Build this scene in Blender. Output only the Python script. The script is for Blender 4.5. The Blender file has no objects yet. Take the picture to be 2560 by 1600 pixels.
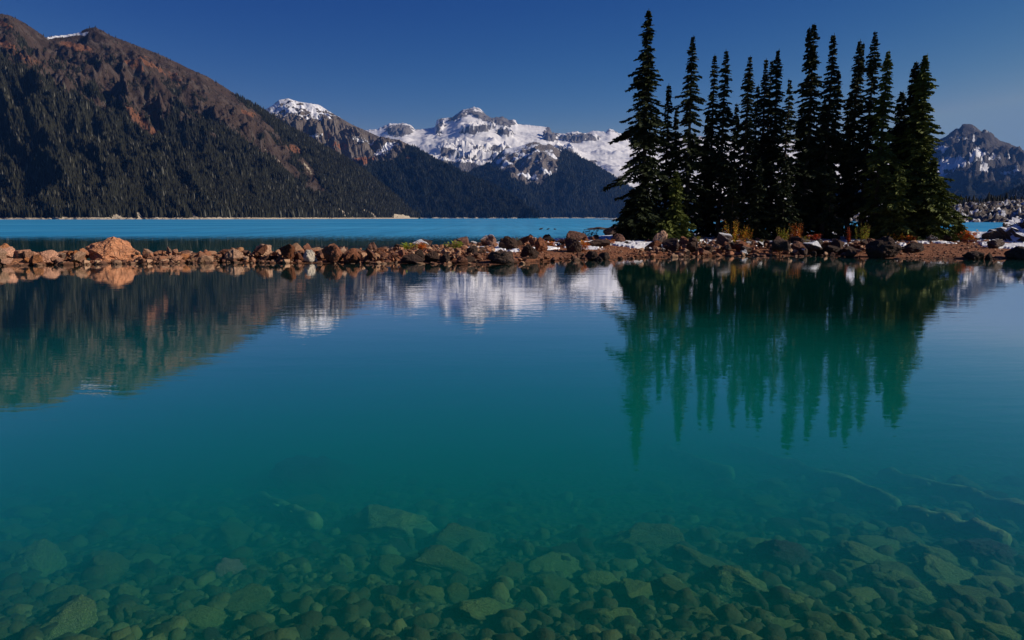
import bpy, bmesh, math, random
import numpy as np
from mathutils import Vector, Matrix

# ------------------------------------------------------------------ camera, sky, sun
S = bpy.context.scene
S.render.engine = 'CYCLES'
F = 1706.667                       # focal length in 2560-pixel units (24 mm on 36 mm)
PITCH = math.atan(255.0 / F)
CP, SP = math.cos(PITCH), math.sin(PITCH)
CAMH = 2.0
cam_d = bpy.data.cameras.new('camera')
cam = bpy.data.objects.new('camera', cam_d)
S.collection.objects.link(cam)
cam.location = (0, 0, CAMH)
cam.rotation_euler = (math.pi / 2 - PITCH, 0, 0)
cam_d.lens = 24
cam_d.sensor_width = 36
cam_d.clip_start = 0.1
cam_d.clip_end = 60000
S.camera = cam

SUN_AZ = math.radians(99)          # clockwise from +Y: the sun stands to the right
SUN_EL = math.radians(27)
world = bpy.data.worlds.new('World')
S.world = world
world.use_nodes = True
wn = world.node_tree
bg = wn.nodes['Background']
sky = wn.nodes.new('ShaderNodeTexSky')
sky.sky_type = 'NISHITA'
sky.sun_disc = False
sky.sun_elevation = SUN_EL
sky.sun_rotation = SUN_AZ
sky.altitude = 1500
sky.air_density = 1.0
sky.dust_density = 0.1
sky.ozone_density = 3.0
# polarised autumn sky: deeper and bluer away from the horizon, darkest towards the upper left
def wm(op, a, b):
    nd = wn.nodes.new('ShaderNodeMath'); nd.operation = op
    for i_, q_ in enumerate((a, b)):
        if isinstance(q_, (int, float)): nd.inputs[i_].default_value = q_
        else: wn.links.new(q_, nd.inputs[i_])
    return nd.outputs[0]
sep_ = wn.nodes.new('ShaderNodeSeparateColor'); wn.links.new(sky.outputs[0], sep_.inputs[0])
cmb_ = wn.nodes.new('ShaderNodeCombineColor')
tc_ = wn.nodes.new('ShaderNodeTexCoord'); sx_ = wn.nodes.new('ShaderNodeSeparateXYZ'); wn.links.new(tc_.outputs['Generated'], sx_.inputs[0])
mr_ = wn.nodes.new('ShaderNodeMapRange'); mr_.interpolation_type = 'SMOOTHSTEP'; wn.links.new(sx_.outputs[0], mr_.inputs[0])
mr_.inputs[1].default_value = .20; mr_.inputs[2].default_value = -.55
for i_, (ref, val, pw, mx_, pol) in enumerate([(.0908, .050, 3.9, .22, .50), (.156, .136, 2.3, .30, .42), (.250, .265, .85, .60, .14)]):
    v_ = wm('MULTIPLY', sep_.outputs[i_], .05 / ref)
    v_ = wm('MULTIPLY', wm('POWER', v_, pw), val)
    v_ = wm('MINIMUM', v_, mx_)
    v_ = wm('MULTIPLY', v_, wm('SUBTRACT', 1.0, wm('MULTIPLY', mr_.outputs[0], pol)))
    wn.links.new(wm('MULTIPLY', v_, 20.0), cmb_.inputs[i_])
wn.links.new(cmb_.outputs[0], bg.inputs[0])
bg.inputs[1].default_value = 0.05

sun_d = bpy.data.lights.new('sun', 'SUN')
sun_d.energy = 5.0
sun_d.angle = math.radians(0.53)
sun_d.color = (1.0, 0.88, 0.74)
sun = bpy.data.objects.new('sun', sun_d)
S.collection.objects.link(sun)
sd = Vector((math.sin(SUN_AZ) * math.cos(SUN_EL), math.cos(SUN_AZ) * math.cos(SUN_EL), math.sin(SUN_EL)))
sun.rotation_euler = sd.to_track_quat('Z', 'Y').to_euler()
sun.location = (200, -50, 300)

S.view_settings.view_transform = 'Standard'
S.view_settings.look = 'None'
S.view_settings.exposure = 0.0
S.view_settings.gamma = 1.0
c = S.cycles
c.max_bounces = 8
c.diffuse_bounces = 2
c.glossy_bounces = 3
c.transmission_bounces = 4
c.volume_bounces = 1
c.transparent_max_bounces = 10
c.caustics_reflective = False
c.caustics_refractive = False
c.sample_clamp_indirect = 4.0
c.use_denoising = True

# ------------------------------------------------------------------ helpers
random.seed(7)

def ray(px, py):
    u = px - 1280.0
    v = 800.0 - py
    return np.array([u, F * CP + v * SP, v * CP - F * SP])

def on_plane(px, py, z=0.0):
    d = ray(px, py)
    k = (z - CAMH) / d[2]
    return d[0] * k, d[1] * k

def at_depth(px, py, Y):
    d = ray(px, py)
    k = Y / d[1]
    return np.array([d[0] * k, Y, CAMH + d[2] * k])

def project(P):
    x, y, z = P[..., 0], P[..., 1], P[..., 2] - CAMH
    w = y * CP - z * SP
    up = y * SP + z * CP
    w = np.maximum(w, 1e-3)
    return 1280 + F * x / w, 800 - F * up / w

def _hash(ix, iy, iz, seed):
    h = (ix.astype(np.int64) * 374761393 + iy.astype(np.int64) * 668265263 + iz.astype(np.int64) * 2147483647 + seed * 1274126177) & 0xffffffff
    h = ((h ^ (h >> 13)) * 1274126177) & 0xffffffff
    h = h ^ (h >> 16)
    return h & 0xffff

_G = np.random.RandomState(3).normal(size=(256, 3))
_G /= np.linalg.norm(_G, axis=1)[:, None]

def pn(x, y, z=0.0, seed=0):
    x, y, z = np.broadcast_arrays(np.asarray(x, float), np.asarray(y, float), np.asarray(z, float))
    ix, iy, iz = np.floor(x).astype(int), np.floor(y).astype(int), np.floor(z).astype(int)
    fx, fy, fz = x - ix, y - iy, z - iz
    sx, sy, sz = [t * t * t * (t * (t * 6 - 15) + 10) for t in (fx, fy, fz)]
    out = 0
    for dx in (0, 1):
        wx = sx if dx else 1 - sx
        for dy in (0, 1):
            wy = sy if dy else 1 - sy
            for dz in (0, 1):
                wz = sz if dz else 1 - sz
                g = _G[_hash(ix + dx, iy + dy, iz + dz, seed) & 255]
                out = out + wx * wy * wz * (g[..., 0] * (fx - dx) + g[..., 1] * (fy - dy) + g[..., 2] * (fz - dz))
    return out * 1.5

def fbm(x, y, z=0.0, o=4, seed=0, gain=0.5):
    a, s, r = 1.0, 0.0, 0.0
    f = 1.0
    for i in range(o):
        r = r + a * pn(np.asarray(x) * f, np.asarray(y) * f, np.asarray(z) * f, seed + i * 17)
        s += a
        a *= gain
        f *= 2.03
    return r / s

def ridged(x, y, z=0.0, o=4, seed=0, gain=0.5):
    a, s, r, f = 1.0, 0.0, 0.0, 1.0
    for i in range(o):
        r = r + a * (1 - np.abs(pn(np.asarray(x) * f, np.asarray(y) * f, np.asarray(z) * f, seed + i * 17)) * 2)
        s += a
        a *= gain
        f *= 2.03
    return r / s

def sst(a, b, x):
    t = np.clip((np.asarray(x, float) - a) / (b - a), 0, 1)
    return t * t * (3 - 2 * t)

def mk_mesh(name, verts, faces, mat=None, smooth=True, attrs=None):
    verts = np.asarray(verts, np.float32)
    me = bpy.data.meshes.new(name)
    me.vertices.add(len(verts))
    me.vertices.foreach_set('co', verts.ravel())
    if isinstance(faces, np.ndarray):
        n, k = faces.shape
        tot = n * k
        me.loops.add(tot)
        me.loops.foreach_set('vertex_index', faces.astype(np.int32).ravel())
        me.polygons.add(n)
        me.polygons.foreach_set('loop_start', np.arange(0, tot, k, dtype=np.int32))
    else:
        flat = [i for f in faces for i in f]
        ls = np.cumsum([0] + [len(f) for f in faces[:-1]]).astype(np.int32)
        me.loops.add(len(flat))
        me.loops.foreach_set('vertex_index', np.array(flat, np.int32))
        me.polygons.add(len(faces))
        me.polygons.foreach_set('loop_start', ls)
        n = len(faces)
    me.polygons.foreach_set('use_smooth', np.full(n, smooth, bool))
    if attrs:
        for k_, v_ in attrs.items():
            at = me.attributes.new(k_, 'FLOAT', 'POINT')
            at.data.foreach_set('value', np.asarray(v_, np.float32).ravel())
    me.update(calc_edges=True)
    me.validate()
    if mat:
        me.materials.append(mat)
    return me

def link(name, data, parent=None, loc=None):
    o = bpy.data.objects.new(name, data)
    S.collection.objects.link(o)
    if parent:
        o.parent = parent
    if loc is not None:
        o.location = loc
    return o

def tag(o, label=None, cat=None, group=None, kind=None):
    if label: o['label'] = label
    if cat: o['category'] = cat
    if group: o['group'] = group
    if kind: o['kind'] = kind
    return o

def grid_faces(nr, nc):
    i = np.arange(nr - 1)[:, None] * nc + np.arange(nc - 1)[None, :]
    return np.stack([i, i + 1, i + 1 + nc, i + nc], -1).reshape(-1, 4)

# ------------------------------------------------------------------ node helpers
class NT:
    def __init__(s, name):
        s.m = bpy.data.materials.new(name)
        s.m.use_nodes = True
        s.t = s.m.node_tree
        s.t.nodes.clear()
        s.out = s.n('ShaderNodeOutputMaterial')
    def n(s, typ, **kw):
        nd = s.t.nodes.new(typ)
        for k, v in kw.items():
            setattr(nd, k, v)
        return nd
    def l(s, a, b):
        s.t.links.new(a, b)
    def sv(s, sock, v):
        if hasattr(v, 'is_linked') or isinstance(v, bpy.types.NodeSocket):
            s.l(v, sock)
        else:
            if isinstance(v, (tuple, list)) and len(v) == 3 and sock.type == 'RGBA':
                v = (*v, 1)
            sock.default_value = v
    def pos(s):
        return s.n('ShaderNodeNewGeometry').outputs['Position']
    def objco(s):
        return s.n('ShaderNodeTexCoord').outputs['Object']
    def scale(s, vec, sc):
        nd = s.n('ShaderNodeMapping')
        s.l(vec, nd.inputs['Vector'])
        nd.inputs['Scale'].default_value = sc
        return nd.outputs[0]
    def noise(s, vec, scale, detail=4, rough=0.55, dist=0.0):
        nd = s.n('ShaderNodeTexNoise')
        s.l(vec, nd.inputs['Vector'])
        nd.inputs['Scale'].default_value = scale
        nd.inputs['Detail'].default_value = detail
        nd.inputs['Roughness'].default_value = rough
        nd.inputs['Distortion'].default_value = dist
        return nd.outputs[0]
    def vor(s, vec, scale, feat='F1'):
        nd = s.n('ShaderNodeTexVoronoi', feature=feat)
        s.l(vec, nd.inputs['Vector'])
        nd.inputs['Scale'].default_value = scale
        return nd
    def math(s, op, a, b=0.0, clamp=False):
        nd = s.n('ShaderNodeMath', operation=op, use_clamp=clamp)
        s.sv(nd.inputs[0], a)
        s.sv(nd.inputs[1], b)
        return nd.outputs[0]
    def mix(s, f, a, b):
        nd = s.n('ShaderNodeMix', data_type='RGBA')
        s.sv(nd.inputs[0], f)
        s.sv(nd.inputs[6], a)
        s.sv(nd.inputs[7], b)
        return nd.outputs[2]
    def rng(s, v, a, b, c=0.0, d=1.0, smooth=False):
        nd = s.n('ShaderNodeMapRange')
        if smooth: nd.interpolation_type = 'SMOOTHSTEP'
        s.sv(nd.inputs[0], v)
        for i, q in enumerate((a, b, c, d)):
            nd.inputs[i + 1].default_value = q
        return nd.outputs[0]
    def attr(s, name):
        return s.n('ShaderNodeAttribute', attribute_name=name).outputs['Fac']
    def bump(s, h, strength=0.5, dist=1.0):
        nd = s.n('ShaderNodeBump')
        s.l(h, nd.inputs['Height'])
        nd.inputs['Strength'].default_value = strength
        nd.inputs['Distance'].default_value = dist
        return nd.outputs[0]
    def nz(s):
        nd = s.n('ShaderNodeSeparateXYZ')
        s.l(s.n('ShaderNodeNewGeometry').outputs['Normal'], nd.inputs[0])
        return nd.outputs[2]
    def sep(s, v, i):
        nd = s.n('ShaderNodeSeparateXYZ')
        s.l(v, nd.inputs[0])
        return nd.outputs[i]
    def island(s):
        return s.n('ShaderNodeNewGeometry').outputs['Random Per Island']
    def objrand(s):
        return s.n('ShaderNodeObjectInfo').outputs['Random']
    def pbsdf(s, col, rough=0.9, normal=None, spec=0.2):
        p = s.n('ShaderNodeBsdfPrincipled')
        s.sv(p.inputs['Base Color'], col)
        s.sv(p.inputs['Roughness'], rough)
        p.inputs['Specular IOR Level'].default_value = spec
        if normal is not None:
            s.l(normal, p.inputs['Normal'])
        s.l(p.outputs[0], s.out.inputs['Surface'])
        return p

# ------------------------------------------------------------------ shore, bar and lake bed height
def tan_of(px):
    return (px - 1280.0) / (F * CP)

front_px = [(-1500, 668), (-400, 668), (0, 664), (300, 659), (600, 656), (900, 658), (1100, 659), (1240, 662), (1400, 652),
            (1520, 650), (1600, 644), (1800, 640), (2050, 640), (2200, 646), (2400, 649), (2560, 648), (3200, 640), (4000, 630)]
back_Y = [(-1500, 31), (-400, 30.3), (0, 31), (300, 31.8), (600, 33.2), (760, 35), (900, 38), (1100, 45), (1300, 53), (1450, 60),
          (1540, 66), (1700, 70), (2000, 75), (2400, 76), (2560, 72), (3200, 60), (4000, 50)]
FT = np.array([tan_of(p[0]) for p in front_px])
FY = np.array([on_plane(p[0], p[1])[1] for p in front_px])
BT = np.array([tan_of(p[0]) for p in back_Y])
BY = np.array([p[1] for p in back_Y], float)
HT = np.array([tan_of(p) for p in (-1500, 0, 600, 900, 1200, 1500, 1700, 4000)])
HA = np.array([.24, .24, .25, .30, .42, .62, .78, .78])

def ground_h(X, Y):
    X = np.asarray(X, float); Y = np.asarray(Y, float)
    t = X / np.maximum(Y, 1.0)
    yf = np.interp(t, FT, FY) + 0.5 * pn(X * .35, Y * 0 + 3.3) + .25 * pn(X * 1.3, Y * 0 + 7.1)
    yb = np.interp(t, BT, BY) + 0.8 * pn(X * .3, Y * 0 + 13.3)
    A = np.interp(t, HT, HA)
    s = np.minimum(Y - yf, (yb - Y) * 1.0)
    inside = A * (1 - np.exp(-np.maximum(s, 0) / (1.0 + 8.0 * A))) + 0.02 * np.minimum(np.maximum(s, 0), 1.5)
    bar = np.where(s > 0, inside, s * .22)
    bar = bar + (.05 * fbm(X * .8, Y * .8, 0, 3, 5) + .02 * pn(X * 4, Y * 4)) * sst(-1, 1, s)
    sl = 0.14 * (1 - .38 * sst(.15, .75, t)) * (1 + .12 * sst(-.1, -.6, t))
    near = -(.15 + sl * (Y - 3.0)) - .045 * np.maximum(Y - 8, 0)
    near = near + .05 * fbm(X * .9, Y * .9, 1.7, 3, 9) + .012 * fbm(X * 3, Y * 3, 0, 3, 4)
    g = np.maximum(np.maximum(bar, near), -4.5)
    return g

def unproject_ground(px, py, lo=2.4, hi=80):
    d = ray(px, py)
    ks = np.linspace(lo, hi, 6000) / d[1]
    X, Y, Z = d[0] * ks, d[1] * ks, CAMH + d[2] * ks
    g = ground_h(X, Y)
    below = np.nonzero(Z < g)[0]
    i = below[0] if len(below) else len(ks) - 1
    return np.array([X[i], Y[i], g[i]])

def snow_mask(X, Y):
    P = np.stack([X, Y, ground_h(X, Y)], -1)
    px, py = project(P)
    n = fbm(X * .55, Y * .35, 0, 4, 31)
    n2 = fbm(X * 2.3, Y * 1.6, 0, 3, 33)
    zone = sst(960, 1300, px)
    t = X / np.maximum(Y, 1)
    d = Y - np.interp(t, FT, FY)
    band = sst(2.0, 6.0, d) * (.42 + .58 * sst(1500, 1650, px)) * (1 - .9 * sst(2230, 2280, px) * sst(2480, 2440, px) * sst(9, 6, d))
    return np.clip(sst(.02, .12, n + .5 * n2 + .14 * band - .01) * zone * sst(0, .5, band), 0, 1)

# ------------------------------------------------------------------ materials
def rock_mat(name, c1, c2, c3, snow=0.0, bump=.35, scale=1.0, spec=.25, algae=None):
    s = NT(name)
    co = s.objco()
    n1 = s.noise(co, 2.2 * scale, 6, .62)
    n2 = s.noise(co, 9.0 * scale, 5, .65)
    r = s.objrand()
    colr = s.mix(s.rng(n1, .35, .65), c1, c2)
    colr = s.mix(s.rng(n2, .5, .72, 0, .75), colr, c3)
    hs = s.n('ShaderNodeHueSaturation')
    s.l(colr, hs.inputs['Color'])
    s.sv(hs.inputs['Value'], s.rng(r, 0, 1, .7, 1.25))
    s.sv(hs.inputs['Saturation'], s.rng(s.math('FRACT', s.math('MULTIPLY', r, 7.31)), 0, 1, .8, 1.1))
    colr = hs.outputs[0]
    if algae:
        colr = s.mix(s.math('MULTIPLY', s.rng(s.nz(), .1, .8), s.rng(n1, .3, .6), True), colr, algae)
    wz = s.math('ADD', s.sep(s.pos(), 2), s.math('MULTIPLY', s.math('SUBTRACT', n1, .5), .16))
    colr = s.mix(s.rng(wz, .03, .11), s.mix(.62, colr, (.012, .009, .007)), colr) if not algae and scale < 3 else colr
    h = s.math('ADD', n1, s.math('MULTIPLY', n2, .45))
    cr = s.vor(co, 3.0 * scale, 'DISTANCE_TO_EDGE').outputs['Distance']
    h = s.math('ADD', h, s.math('MULTIPLY', s.rng(cr, 0, .08), .25))
    if snow > 0:
        sn = s.math('ADD', s.nz(), s.math('MULTIPLY', s.math('SUBTRACT', n2, .5), .9))
        sn = s.math('ADD', sn, s.math('MULTIPLY', s.math('SUBTRACT', s.math('FRACT', s.math('MULTIPLY', r, 13.7)), .5), .5))
        sm = s.rng(sn, 1.0 - .4 * snow, 1.06 - .4 * snow)
        colr = s.mix(sm, colr, (.80, .82, .86))
    nb = s.bump(h, 1.0, bump)
    s.pbsdf(colr, .88, nb, spec)
    return s.m

M = {}
M['rock_orange'] = rock_mat('orange_rock', (.66, .29, .14), (.42, .17, .08), (.74, .42, .24), bump=.12, scale=1.4)
M['rock_tan'] = rock_mat('tan_rock', (.50, .28, .16), (.28, .14, .08), (.66, .45, .29), bump=.08, scale=1.6)
M['rock_red'] = rock_mat('red_brown_rock', (.27, .10, .05), (.11, .045, .028), (.42, .20, .11), bump=.10, scale=1.6)
M['rock_dark'] = rock_mat('dark_rock', (.085, .048, .034), (.035, .025, .022), (.19, .105, .07), bump=.09, scale=1.6)
M['rock_snow'] = rock_mat('dark_snowy_rock', (.12, .075, .055), (.06, .045, .04), (.24, .15, .11), snow=.62, bump=.09, scale=1.6)
M['rock_redsnow'] = rock_mat('red_snowy_rock', (.28, .12, .07), (.14, .07, .045), (.34, .19, .12), snow=.5, bump=.09, scale=1.6)
M['rock_out'] = rock_mat('outcrop_rock', (.11, .075, .055), (.05, .04, .035), (.20, .13, .09), snow=.30, bump=.05, scale=3.0)
M['rock_pale'] = rock_mat('pale_rock', (.78, .68, .54), (.68, .57, .44), (.82, .76, .66), bump=.04)
M['rock_wet'] = rock_mat('wet_rock', (.085, .10, .035), (.04, .048, .02), (.13, .145, .05), bump=.035, scale=3.0, algae=(.09, .11, .03))
M['rock_wetpale'] = rock_mat('pale_wet_rock', (.115, .135, .045), (.06, .072, .026), (.155, .17, .062), bump=.03, scale=3.0, algae=(.135, .165, .046))
M['rock_wetpink'] = rock_mat('pink_wet_rock', (.26, .15, .11), (.18, .10, .08), (.30, .19, .15), bump=.03, scale=3.0)
M['rock_wetdark'] = rock_mat('dark_wet_rock', (.04, .04, .03), (.02, .02, .018), (.07, .065, .045), bump=.04, scale=3.0)

def mat_ground():
    s = NT('ground')
    p = s.pos()
    z = s.sep(p, 2)
    n1 = s.noise(p, .9, 5, .6)
    n2 = s.noise(p, 9, 5, .7)
    v = s.vor(p, 14)
    v2 = s.vor(p, 38)
    col = s.mix(s.rng(n1, .35, .65), (.27, .105, .05), (.17, .07, .04))
    col = s.mix(s.rng(v.outputs['Color'], .3, .9, 0, .55), col, (.34, .17, .09))
    col = s.mix(s.rng(n2, .55, .7, 0, .6), col, (.09, .05, .035))
    # darker wet rim at the waterline
    wet = s.rng(z, .015, .07, .45, 1.0)
    hs = s.n('ShaderNodeHueSaturation')
    s.l(col, hs.inputs['Color']); s.l(wet, hs.inputs['Value'])
    col = hs.outputs[0]
    # lake bed: silt and algae-covered gravel
    bed = s.mix(s.rng(v2.outputs['Color'], .2, .9), (.022, .026, .012), (.055, .062, .024))
    bed = s.mix(s.rng(n1, .4, .7, 0, .6), bed, (.048, .055, .022))
    col = s.mix(s.rng(z, -.06, .0), bed, col)
    sn = s.attr('snow')
    ns = s.noise(p, 2.5, 5, .65)
    sm = s.rng(s.math('ADD', sn, s.math('MULTIPLY', s.math('SUBTRACT', ns, .5), 1.2)), .45, .55)
    col = s.mix(sm, col, (.80, .82, .86))
    dk = s.attr('grove_dark')
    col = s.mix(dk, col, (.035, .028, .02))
    h = s.math('ADD', s.math('MULTIPLY', n2, .6), s.math('MULTIPLY', v.outputs['Distance'], .7))
    nb = s.bump(h, 1.0, .06)
    s.pbsdf(col, .9, nb, .15)
    return s.m

# ------------------------------------------------------------------ ground sheet
yy = np.concatenate([np.linspace(-30, 0, 10, endpoint=False), np.linspace(0, 2.4, 12, endpoint=False), np.linspace(2.4, 9, 260, endpoint=False),
                     np.linspace(9, 27, 60, endpoint=False), np.linspace(27, 48, 260, endpoint=False), np.linspace(48, 85, 150, endpoint=False),
                     np.geomspace(85, 16000, 60)])
tt = np.concatenate([np.linspace(-4, -.85, 60, endpoint=False), np.linspace(-.85, .85, 640), np.linspace(.85, 4, 61)[1:]])
YY, TT = np.meshgrid(yy, tt, indexing='ij')
XX = TT * (np.abs(YY) + 1.2)
ZZ = ground_h(XX, YY)
ZZ = np.where(YY > 150, -4.5 - .5 * sst(150, 400, YY), ZZ)
sn = snow_mask(XX, YY) * (ZZ > .06)
grove_dark = sst(.2, .5, ZZ) * sst(-.1, .15, fbm(XX * .6, YY * .6, 0, 3, 41) + .35 * sst(41.5, 45, YY) - .25) * sst(.165, .21, XX / np.maximum(YY, 1)) * sst(.70, .66, XX / np.maximum(YY, 1)) * sst(40.5, 43, YY)  # mask for darker ground beneath the firs
ground = link('ground', mk_mesh('ground', np.stack([XX, YY, ZZ], -1).reshape(-1, 3), grid_faces(*XX.shape)[:, ::1], mat_ground(), True,
              {'snow': sn, 'grove_dark': grove_dark}))
tag(ground, kind='structure')

sy = np.linspace(31, 62, 260); st_ = np.linspace(-.17, .80, 900)
SY, ST = np.meshgrid(sy, st_, indexing='ij'); SX = ST * SY
sm_ = snow_mask(SX, SY)
SZ = ground_h(SX, SY) - .10 + .19 * sst(.1, .95, sm_) + .05 * fbm(SX * 2.2, SY * 2.2, 0, 4, 66)
ms0 = NT('snow'); p_ = ms0.pos()
ms0.pbsdf(ms0.mix(ms0.rng(ms0.noise(p_, 3, 5, .6), .4, .7), (.84, .85, .88), (.72, .73, .76)), .7, ms0.bump(ms0.noise(p_, 5, 5, .6), 1, .08), .3)
tag(link('snow', mk_mesh('snow', np.stack([SX, SY, SZ], -1).reshape(-1, 3), grid_faces(*SX.shape)[:, ::1], ms0.m)), kind='structure')

# ------------------------------------------------------------------ water
def ripple_normal(s, p, a1, a2, mask=None):
    q1 = s.scale(p, (1.0, 3.2, 1.0))
    q2 = s.scale(p, (.35, 1.5, 1.0))
    h = s.math('MULTIPLY', s.noise(q1, 2.3, 3, .5, .3), a1)
    h2 = s.math('MULTIPLY', s.noise(q2, .9, 2, .5, .2), a2)
    patch = s.rng(s.noise(s.scale(p, (.03, .10, 1)), 1.0, 3, .5), .38, .62, .35, 1.0)
    h = s.math('MULTIPLY', s.math('ADD', h, h2), patch)
    return h

def mat_near_water():
    s = NT('near_water')
    p = s.pos()
    h = ripple_normal(s, p, .0018, .0040)
    nrm = s.bump(h, 1.0, 1.0)
    fr = s.n('ShaderNodeFresnel')
    fr.inputs['IOR'].default_value = 2.10
    s.l(nrm, fr.inputs['Normal'])
    gl = s.n('ShaderNodeBsdfGlossy')
    gl.inputs['Roughness'].default_value = .0
    gl.inputs['Color'].default_value = (1, 1, 1, 1)
    s.l(nrm, gl.inputs['Normal'])
    tr = s.n('ShaderNodeBsdfTransparent')
    mx = s.n('ShaderNodeMixShader')
    front = s.math('SUBTRACT', 1.0, s.n('ShaderNodeNewGeometry').outputs['Backfacing'])
    # polarised view: little reflection at steep angles, nearly full at grazing ones
    s.l(s.math('MULTIPLY', s.rng(fr.outputs[0], .175, .53, 0, .96), front), mx.inputs[0])
    s.l(tr.outputs[0], mx.inputs[1])
    s.l(gl.outputs[0], mx.inputs[2])
    s.l(mx.outputs[0], s.out.inputs['Surface'])
    ab = s.n('ShaderNodeVolumeAbsorption')
    ab.inputs['Color'].default_value = (.0, .71, .64, 1)
    ab.inputs['Density'].default_value = 1.4
    sc = s.n('ShaderNodeVolumeScatter')
    sc.inputs['Color'].default_value = (.03, .94, .90, 1)
    sc.inputs['Density'].default_value = .29
    ad = s.n('ShaderNodeAddShader')
    s.l(ab.outputs[0], ad.inputs[0])
    s.l(sc.outputs[0], ad.inputs[1])
    s.l(ad.outputs[0], s.out.inputs['Volume'])
    return s.m

def mat_far_water():
    s = NT('far_water')
    p = s.pos()
    y = s.sep(p, 1)
    wob = s.math('MULTIPLY', s.math('SUBTRACT', s.noise(s.scale(p, (.05, .02, 1)), 1.0, 3, .5), .5), 14.0)
    spk = s.math('MULTIPLY', s.math('SUBTRACT', s.noise(s.scale(p, (1.6, .22, 1)), 2.0, 4, .75), .5), 60.0)
    m = s.rng(s.math('ADD', y, s.math('ADD', wob, spk)), 62, 82)
    # calm part
    h = ripple_normal(s, p, .0008, .002)
    n0 = s.bump(h, 1.0, 1.0)
    fr = s.n('ShaderNodeFresnel'); fr.inputs['IOR'].default_value = 1.5
    g0 = s.n('ShaderNodeBsdfGlossy'); g0.inputs['Roughness'].default_value = .03
    s.l(n0, g0.inputs['Normal'])
    d0 = s.n('ShaderNodeBsdfDiffuse'); d0.inputs['Color'].default_value = (.005, .09, .08, 1)
    calm = s.n('ShaderNodeMixShader')
    s.l(fr.outputs[0], calm.inputs[0]); s.l(d0.outputs[0], calm.inputs[1]); s.l(g0.outputs[0], calm.inputs[2])
    # wind-ruffled part: glacial turquoise, with sheen and streak highlights painted into the colour
    n1 = s.noise(s.scale(p, (.35, .9, 1)), 1.6, 4, .65)
    nb = s.bump(n1, 1.0, .35)
    vr = s.noise(s.scale(p, (.004, .012, 1)), 1.0, 4, .6)
    dc = s.mix(s.rng(vr, .35, .65), (.015, .31, .62), (.09, .50, .78))
    dc = s.mix(s.rng(s.noise(s.scale(p, (.30, .018, 1)), 1.0, 5, .75), .42, .72, 0, .5), dc, (.004, .10, .22))
    d1 = s.n('ShaderNodeBsdfDiffuse'); s.l(dc, d1.inputs['Color'])
    g1 = s.n('ShaderNodeBsdfGlossy'); g1.inputs['Roughness'].default_value = .22
    s.l(nb, g1.inputs['Normal'])
    ruf = s.n('ShaderNodeMixShader'); ruf.inputs[0].default_value = .30
    s.l(d1.outputs[0], ruf.inputs[1]); s.l(g1.outputs[0], ruf.inputs[2])
    mx = s.n('ShaderNodeMixShader')
    s.l(m, mx.inputs[0]); s.l(calm.outputs[0], mx.inputs[1]); s.l(ruf.outputs[0], mx.inputs[2])
    s.l(mx.outputs[0], s.out.inputs['Surface'])
    return s.m

# seam between the near pool and the far lake runs inside the land of the bar
seam = []
for px in np.linspace(-1500, 4000, 140):
    t = tan_of(px)
    yf, yb = np.interp(t, FT, FY), np.interp(t, BT, BY)
    Y = yf + min(.5 * (yb - yf), 3.5)
    seam.append((t * Y, Y))
seam = np.array(seam)
n = len(seam)
top = [(x, y, 0) for x, y in seam] + [(seam[-1][0], .6, 0), (seam[0][0], .6, 0)]
bot = [(x, y, -9) for x, y, z in top]
k = len(top)
faces = [list(range(k))[::-1], [k + i for i in range(k)]] + [[i, (i + 1) % k, k + (i + 1) % k, k + i] for i in range(k)]
me = mk_mesh('lake_water', top + bot, faces, mat_near_water(), False)
bm = bmesh.new(); bm.from_mesh(me); bmesh.ops.recalc_face_normals(bm, faces=bm.faces); bm.to_mesh(me); bm.free()
tag(link('lake_water', me), kind='structure')

far_rows = [seam]
V = [(x, y, 0) for x, y in seam] + [(x * 300, max(y, 1) * 0 + 15000, 0) for x, y in seam]
# fan out to the far end
V = [(x, y, 0) for x, y in seam] + [(x / y * 15000, 15000, 0) for x, y in seam]
fc = np.array([[i, i + 1, n + i + 1, n + i] for i in range(n - 1)])
tag(link('far_lake_water', mk_mesh('far_lake_water', V, fc, mat_far_water(), False)), kind='structure')

# ------------------------------------------------------------------ mountains
def mat_mountain(name, rock1, rock2, rock3, russet, forest, snowc=(.82, .83, .86), fscale=.02, bump=18.0):
    s = NT(name)
    p = s.pos()
    n1 = s.noise(p, fscale, 8, .66)
    n2 = s.noise(p, fscale * 5, 6, .7)
    n3 = s.noise(p, fscale * .25, 4, .5)
    st = s.noise(s.scale(p, (1, 1, .35)), fscale * 2.2, 6, .7, .5)
    col = s.mix(s.rng(n1, .38, .62), rock1, rock2)
    col = s.mix(s.rng(st, .5, .68, 0, .8), col, rock3)
    rm = s.rng(s.math('ADD', s.attr('russet'), s.math('MULTIPLY', s.math('SUBTRACT', n2, .5), 1.4)), .45, .65)
    col = s.mix(rm, col, russet)
    fm = s.rng(s.math('ADD', s.attr('forest'), s.math('MULTIPLY', s.math('SUBTRACT', n2, .5), 1.2)), .42, .58)
    col = s.mix(fm, col, forest)
    pm = s.rng(s.math('ADD', s.attr('pale'), s.math('MULTIPLY', s.math('SUBTRACT', n2, .5), 1.1)), .48, .6)
    col = s.mix(pm, col, (.50, .42, .31))
    sm = s.rng(s.math('ADD', s.attr('snow'), s.math('ADD', s.math('MULTIPLY', s.math('SUBTRACT', st, .5), 1.0), s.math('MULTIPLY', s.math('SUBTRACT', n2, .5), .9))), .46, .56)
    col = s.mix(sm, col, snowc)
    h = s.math('ADD', s.math('MULTIPLY', st, .8), s.math('MULTIPLY', n2, .35))
    h = s.math('MULTIPLY', h, s.rng(sm, 0, 1, 1.0, .12))
    s.pbsdf(col, .95, s.bump(h, 1.0, bump), .05)
    return s.m

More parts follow.
